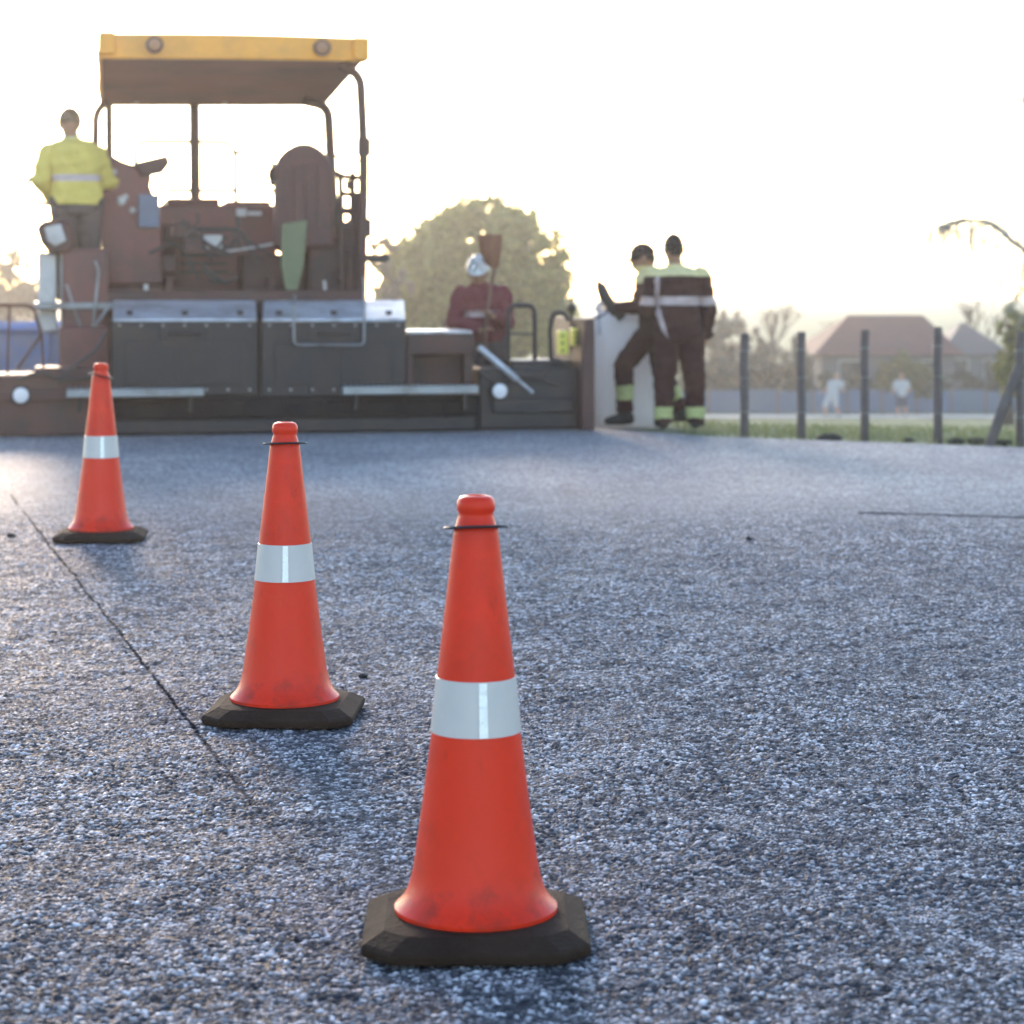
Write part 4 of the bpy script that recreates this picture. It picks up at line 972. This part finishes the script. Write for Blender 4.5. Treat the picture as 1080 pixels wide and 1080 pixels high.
# ------------------------------------------------------------------ trees
M_bark = surf('bark', (.07, .052, .042), .9, 0, .3, 3., None, 0, .6, 12.)
def tz(x, y): return float(terrain_z(np.array(float(x)), np.array(float(y))))
def tree(name, px, Y, top, blobs, nleaf, leaf, mat, label, seed, group=None, cat='tree', trunk_r=.16):
    """blobs: (px, py, rpx_x, rpx_y) ellipses of the crown seen from the road, given depth in metres."""
    rg = np.random.RandomState(seed); x0 = (px - CX) * Y / F; z0 = tz(x0, Y)
    root = empty(name, (x0, Y, z0 - .1)); tag(root, label, cat, group)
    sc_ = Y / F; bl = []
    for bx, by, rx, ry in blobs:
        c = np.array([(bx - CX) * sc_ - x0, rg.uniform(-.35, .35) * rx * sc_, H - (by - HOR) * sc_ - z0 + .1]); bl.append((c, np.array([rx * sc_, .85 * (rx + ry) / 2 * sc_, ry * sc_])))
    tr = MB(); zt = min(c[2] for c, r in bl); hub = Vector((0, 0, max(.4, zt * .75)))
    tr.tube([(0, 0, 0), (.05, .0, hub.z * .5), hub], [trunk_r * 1.3, trunk_r, trunk_r * .85], 9)
    for c, r in bl:
        c_ = Vector(c); mid = hub.lerp(c_, .5) + Vector(rg.normal(0, .15, 3)); tr.tube([hub, mid, c_, c_ + Vector((0, 0, r[2] * .6))], [trunk_r * .6, trunk_r * .4, trunk_r * .22, trunk_r * .05], 6)
        for k in range(5):
            d = Vector(rg.normal(0, 1, 3)).normalized(); e = c_ + Vector((d.x * r[0], d.y * r[1], d.z * r[2])) * .85; tr.tube([c_, c_.lerp(e, .5) + Vector(rg.normal(0, .1, 3)), e], [trunk_r * .18, trunk_r * .1, .01], 5)
    tr.build('trunk', M_bark, root, smooth=True)
    tot = sum(r[0] * r[2] for c, r in bl); V = []
    for c, r in bl:
        n = int(nleaf * r[0] * r[2] / tot); ncl = max(6, n // 26)
        d = rg.normal(0, 1, (ncl, 3)); d /= np.linalg.norm(d, axis=1)[:, None]; cl = c + d * r * (rg.uniform(.35, 1.05, (ncl, 1)) ** .6)
        p = cl[rg.randint(0, ncl, n)] + rg.normal(0, 1, (n, 3)) * r * .10
        V.append(p)
    p = np.concatenate(V); n = len(p)
    a = rg.normal(0, 1, (n, 3)); a /= np.linalg.norm(a, axis=1)[:, None]; b = np.cross(a, rg.normal(0, 1, (n, 3))); b /= np.linalg.norm(b, axis=1)[:, None]
    s_ = leaf * rg.uniform(.6, 1.3, (n, 1)); q = np.stack([p - a * s_, p + b * s_ * .55, p + a * s_, p - b * s_ * .55], 1)
    me = bpy.data.meshes.new('crown'); me.from_pydata(q.reshape(-1, 3).tolist(), [], [(4 * i, 4 * i + 1, 4 * i + 2, 4 * i + 3) for i in range(n)]); me.materials.append(mat)
    o = bpy.data.objects.new('crown', me); COL.objects.link(o); o.parent = root
    return root
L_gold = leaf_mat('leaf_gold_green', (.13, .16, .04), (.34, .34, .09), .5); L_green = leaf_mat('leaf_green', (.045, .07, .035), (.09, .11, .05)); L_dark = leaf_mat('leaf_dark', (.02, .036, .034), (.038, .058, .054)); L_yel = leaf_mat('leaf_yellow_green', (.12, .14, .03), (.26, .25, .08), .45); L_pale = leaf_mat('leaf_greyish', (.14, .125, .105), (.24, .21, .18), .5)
tree('broad_tree', 505, 82, 208, [(505, 250, 60, 42), (462, 285, 52, 45), (552, 280, 48, 50), (505, 320, 70, 55), (430, 300, 32, 45), (575, 320, 30, 48), (420, 350, 40, 45), (560, 370, 50, 45), (480, 375, 60, 45), (520, 225, 30, 16), (480, 235, 26, 18)], 32000, .15, L_gold, 'broad rounded golden-green tree beyond the right end of the paver', 11, trunk_r=.34)
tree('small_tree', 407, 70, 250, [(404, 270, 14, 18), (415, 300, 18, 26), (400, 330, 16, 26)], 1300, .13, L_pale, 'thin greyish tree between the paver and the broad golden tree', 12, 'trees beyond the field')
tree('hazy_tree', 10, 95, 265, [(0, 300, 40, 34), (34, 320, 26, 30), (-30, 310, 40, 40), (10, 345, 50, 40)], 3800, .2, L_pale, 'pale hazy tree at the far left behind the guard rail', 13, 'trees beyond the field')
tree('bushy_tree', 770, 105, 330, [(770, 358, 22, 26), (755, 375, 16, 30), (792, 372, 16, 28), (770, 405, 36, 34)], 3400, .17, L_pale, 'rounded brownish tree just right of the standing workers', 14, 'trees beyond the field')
tree('conifer', 842, 100, 345, [(842, 358, 5, 10), (842, 375, 9, 14), (842, 395, 13, 20), (842, 420, 17, 20)], 2600, .14, L_dark, 'narrow pointed dark conifer behind the second fence post', 15, 'trees beyond the field')
tree('bushy_tree', 1062, 60, 330, [(1062, 345, 20, 16), (1080, 340, 24, 20), (1072, 375, 24, 26), (1066, 405, 18, 22), (1095, 380, 24, 40)], 3600, .09, L_yel, 'yellow-green leafy tree behind the braced post at the right edge', 16, 'trees beyond the field')
tree('bushy_tree', 952, 99, 370, [(955, 392, 24, 22), (935, 405, 18, 20), (975, 405, 18, 20)], 2200, .15, L_green, 'green bush in front of the red-roofed house, between two posts', 17, 'trees beyond the field', cat='bush')
tree('bushy_tree', 880, 108, 365, [(875, 390, 22, 26), (895, 400, 18, 24), (858, 402, 16, 24)], 2200, .17, L_green, 'dull green tree left of the red-roofed house', 18, 'trees beyond the field')
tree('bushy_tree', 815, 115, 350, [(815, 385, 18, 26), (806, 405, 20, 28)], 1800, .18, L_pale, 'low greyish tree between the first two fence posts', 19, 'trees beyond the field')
tree('bushy_tree', 640, 112, 350, [(610, 395, 40, 36), (660, 400, 50, 40), (705, 400, 36, 36)], 3000, .2, L_green, 'green bush behind the white bulk bag', 20, 'trees beyond the field', cat='bush')
tree('bushy_tree', 455, 110, 350, [(440, 395, 40, 36), (500, 400, 50, 36)], 2600, .2, L_green, 'green bush under the broad golden tree', 21, 'trees beyond the field', cat='bush')

for k, (bx, top, rx, ry, lab) in enumerate(((752, 372, 20, 30, 'dark bush close to the right side of the standing workers'), (800, 385, 24, 26, 'dark bush between the leftmost fence post and the conifer'), (868, 388, 26, 26, 'dark bush right of the conifer, behind the distant figure in white'), (915, 392, 26, 24, 'dark bush behind the middle fence post'), (962, 396, 26, 22, 'dark bush just left of the post before the gable'), (1008, 388, 28, 26, 'dark bush just right of the post before the gable'), (1046, 380, 26, 28, 'dark bush below the grey pointed roof'))):
    tree('hedge_bush', bx, 100.5, top, [(bx, top + ry, rx, ry), (bx - rx * .5, top + ry + 12, rx * .8, ry * .8), (bx + rx * .5, top + ry + 10, rx * .8, ry * .85), (bx, 425, rx * 1.1, 18)], 2000, .15, L_dark, lab, 60 + k, 'dark bushes behind the far board fence', cat='bush', trunk_r=.1)

def bare_tree(px, Y, top, label, seed, spread=.5, droop=0.):
    rg = random.Random(seed); x0 = (px - CX) * Y / F; z0 = tz(x0, Y); hh = H - (top - HOR) * Y / F - z0
    root = empty('bare_tree', (x0, Y, z0 - .1)); tag(root, label, 'tree', 'leafless trees beyond the field'); mb = MB()
    def br(p, d, L, r, lv):
        q = p + d * L; mid = p.lerp(q, .5) + Vector((rg.uniform(-1, 1), rg.uniform(-1, 1), rg.uniform(-1, 1))) * L * .08
        mb.tube([p, mid, q], [r, r * .8, r * .6], 5 if lv else 8)
        if lv >= 5 or r < .010: return
        for k in range(3 if lv < 4 else 2):
            nd = (d + Vector((rg.uniform(-1, 1), rg.uniform(-1, 1), rg.uniform(-.35, .6) - droop * lv)) * spread).normalized()
            br(p.lerp(q, rg.uniform(.6, 1)), nd, L * rg.uniform(.6, .82), r * .58, lv + 1)
    br(Vector((0, 0, 0)), Vector((.03, 0, 1)), hh * .33, hh * .026, 0)
    mb.build('trunk', M_bark, root, smooth=True); return root
bare_tree(812, 118, 300, 'leafless pale tree rising above the bushes right of the workers', 3)
bare_tree(880, 130, 325, 'small leafless tree left of the house roof ridge', 5)
bare_tree(1030, 120, 290, 'leafless tree rising above the grey gable', 6)

# drooping birch at the right edge: trunk out of frame, an arching limb and hanging twigs
def birch():
    Y = 46; root = empty('weeping_birch', (place(1150, Y).x, Y, tz(place(1150, Y).x, Y) - .1)); tag(root, 'weeping leafless birch with an arching limb hanging in from the right edge', 'tree')
    o = Vector(root.location); mb = MB(); rg = random.Random(8)
    def A(px, py, dy=0): return at(px, py, Y + dy) - o
    mb.tube([(0, 0, 0), (.1, 0, 2.0), A(1148, 250), A(1140, 100), A(1150, -40)], [.22, .19, .15, .11, .05], 10)
    limb = [A(1145, 300), A(1100, 275), A(1072, 258), A(1050, 238), A(1030, 232), A(1008, 236), A(992, 246)]
    mb.tube(limb, [.085, .07, .06, .07, .035, .025, .014], 8)
    limb2 = [A(1145, 200), A(1110, 120), A(1112, 95), A(1100, 90), A(1092, 98)]; mb.tube(limb2, [.07, .04, .025, .016, .008], 7)
    limb3 = [A(1145, 340), A(1110, 320), A(1080, 305), A(1066, 298)]; mb.tube(limb3, [.07, .04, .025, .012], 7)
    M_birch = surf('pale_birch_bark', (.34, .32, .31), .8, 0, .3, 4., (.12, .11, .1), .3)
    mb.build('trunk', M_birch, root, smooth=True)
    tw = MB()
    for lm, n, drop in ((limb, 60, 1.3), (limb2, 30, .9), (limb3, 20, .6)):
        for k in range(n):
            t = rg.uniform(.2, 1) * (len(lm) - 1); i = min(int(t), len(lm) - 2); p = lm[i].lerp(lm[i + 1], t - i); L = drop * rg.uniform(.3, 1.1) * (1.05 - .85 * t / (len(lm) - 1)); sx = rg.uniform(-.55, .45); sy = rg.uniform(-.5, .5)
            pts = [p, p + Vector((sx * .5, sy * .5, .05)), p + Vector((sx, sy, -L * .4)), p + Vector((sx * 1.1, sy * 1.1, -L))]
            tw.tube(pts, [.02, .016, .012, .008], 4)
            for j in range(3):
                q = pts[2].lerp(pts[3], rg.uniform(-.6, 1)); tw.tube([q, q + Vector((rg.uniform(-.15, .15), rg.uniform(-.15, .15), -rg.uniform(.1, .4)))], [.010, .007], 4)
    tw.build('crown', M_birch, root)
birch()

# ------------------------------------------------------------------ houses, far fence, field players
def house(px0, px1, ridge0, ridge1, yridge, yeave, Y, depth, roofmat, wallmat, label, name='house', chimney=False, gable=False):
    sc_ = Y / F; xa, xb = (px0 - CX) * sc_, (px1 - CX) * sc_; ra, rb = (ridge0 - CX) * sc_, (ridge1 - CX) * sc_; zr = H - (yridge - HOR) * sc_; ze = H - (yeave - HOR) * sc_; zb = -4.69
    cx_ = (xa + xb) / 2; root = empty(name, (cx_, Y + depth / 2, zb)); tag(root, label, 'house'); hw = (xb - xa) / 2; zr -= zb; ze -= zb
    MB().box(-hw + .4, -depth / 2 + .4, 0, hw - .4, depth / 2 - .4, ze).build('wall', wallmat, root)
    rm = MB(); a, b = ra - cx_, rb - cx_; y0, y1 = -depth / 2, depth / 2
    rm.add([(-hw, y0, ze - .1), (hw, y0, ze - .1), (hw, y1, ze - .1), (-hw, y1, ze - .1), (a, 0, zr), (b, 0, zr)], [(0, 1, 5, 4), (2, 3, 4, 5), (1, 2, 5), (3, 0, 4), (0, 3, 2, 1)])
    rf = rm.build('roof', roofmat, root)
    if chimney: MB().box(a + .9, -.3, zr - .7, a + 1.4, .3, zr + .5).build('chimney', wallmat, rf)
    n = max(2, int(hw * 2 / 2.4))
    for k in range(n):
        x = -hw + (k + .5) * 2 * hw / n
        wn = MB(); wn.box(x - .55, -depth / 2 + .33, ze * .42, x + .55, -depth / 2 + .41, ze * .86); w_ = wn.build('window', surf('window_frame', (.3, .3, .3), .5), root)
        MB().box(x - .47, -depth / 2 + .31, ze * .45, x + .47, -depth / 2 + .325, ze * .83).build('pane', surf('pane', (.03, .04, .05), .15), w_)
M_tile = surf('red_roof_tiles', (.11, .032, .03), .8, 0, .2, 2., (.08, .03, .03), .4, .4, 8.); M_slate = surf('grey_roof', (.05, .05, .065), .7, 0, .2, 2.); M_plast = surf('house_plaster', (.10, .10, .115), .9, 0, .1, 2.); M_plast2 = surf('grey_plaster', (.10, .11, .13), .9, 0, .1, 2.)
house(858, 1018, 908, 990, 334, 372, 104, 8, M_tile, M_plast, 'house with broad reddish tiled roof beyond the field')
house(992, 1070, 1028, 1032, 342, 372, 112, 7, M_slate, M_plast2, 'house with pointed grey roof at the right, beside the red-roofed house')
def far_fence():
    Y = 98.5; root = empty('barrier_fence', (8, Y, -4.69)); tag(root, 'long low blue board fence along the far side of the field', 'fence')
    m = surf('faded_blue_boards', (.06, .11, .20), .7, 0, .25, 1.2, (.08, .13, .17), .5)
    p = MB(); q = MB()
    for k in range(30):
        x = -22 + k * 1.5; p.box(x + .04, -.02, .08, x + 1.46, .02, 1.05 + .04 * math.sin(k * 2.1)); q.box(x - .05, -.05, 0, x + .05, .05, 1.15)
    p.build('board_panel', m, root); q.build_each('post', M_post, root)
far_fence()
def z_play(shirt, legs):
    def f(co, seg, t):
        s = seg.split('_')[0]
        if s in ('head', 'hand', 'neck', 'farm'): return None
        if s in ('torso', 'uarm') and co[2] > .8: return ('shirt', .03, shirt)
        if s == 'foot': return ('shoes', .01, WHC)
        if s == 'shin': return None
        return ('shorts', .03, legs)
    return f
def stand(lean=0., arm=.2):
    return dict(pelvis=(0, 0, .9), neck=(lean, 0, 1.40), head=(lean * 1.3, -.02, 1.56), face=(-.6, -1, -.1), hip_l=(-.09, 0, .85), hip_r=(.09, 0, .85), sho_l=(lean - .19, 0, 1.33), sho_r=(lean + .19, 0, 1.33),
                elb_l=(lean - .30, -.05, 1.08), elb_r=(lean + .28, -.05, 1.08), wri_l=(lean - .36 - arm * .3, -.18, .95), wri_r=(lean + .22, -.22, 1.0), kne_l=(-.11 - arm * .3, -.06, .47), kne_r=(.12, .02, .47), ank_l=(-.14 - arm * .2, .05, .085), ank_r=(.15 + arm * .2, .05, .085), toe_l=(-.3, -.25, 0), toe_r=(.1, -.25, 0))
NAVS = cloth('dark_shorts', (.05, .06, .09))
xx = place(878, 88).x; person((xx, 88, tz(xx, 88) + .06), stand(.12, .6), z_play(WHC, WHC), 'distant blurred figure in white top and shorts on the field, left of the centre post', voxel=.02, fat=1.1, group=None)
xx = place(951, 88).x; person((xx, 88, tz(xx, 88) + .06), stand(0, .1), z_play(WHC, NAVS), 'distant blurred figure in white shirt and dark shorts in front of the green bush', voxel=.02, fat=1.1)

# ------------------------------------------------------------------ haze
hz = MB(); hz.box(-530, -70, -6.2, 530, 570, 9.0)
m = bpy.data.materials.new('haze'); m.use_nodes = True; nt = m.node_tree; nt.nodes.clear()
out = nt.nodes.new('ShaderNodeOutputMaterial'); pvn = nt.nodes.new('ShaderNodeVolumePrincipled'); pvn.inputs['Density'].default_value = .0009; pvn.inputs['Color'].default_value = (.97, .96, 1.0, 1); pvn.inputs['Anisotropy'].default_value = .84
nt.links.new(pvn.outputs[0], out.inputs['Volume'])
ho = hz.build('haze', m); tag(ho, kind='stuff')
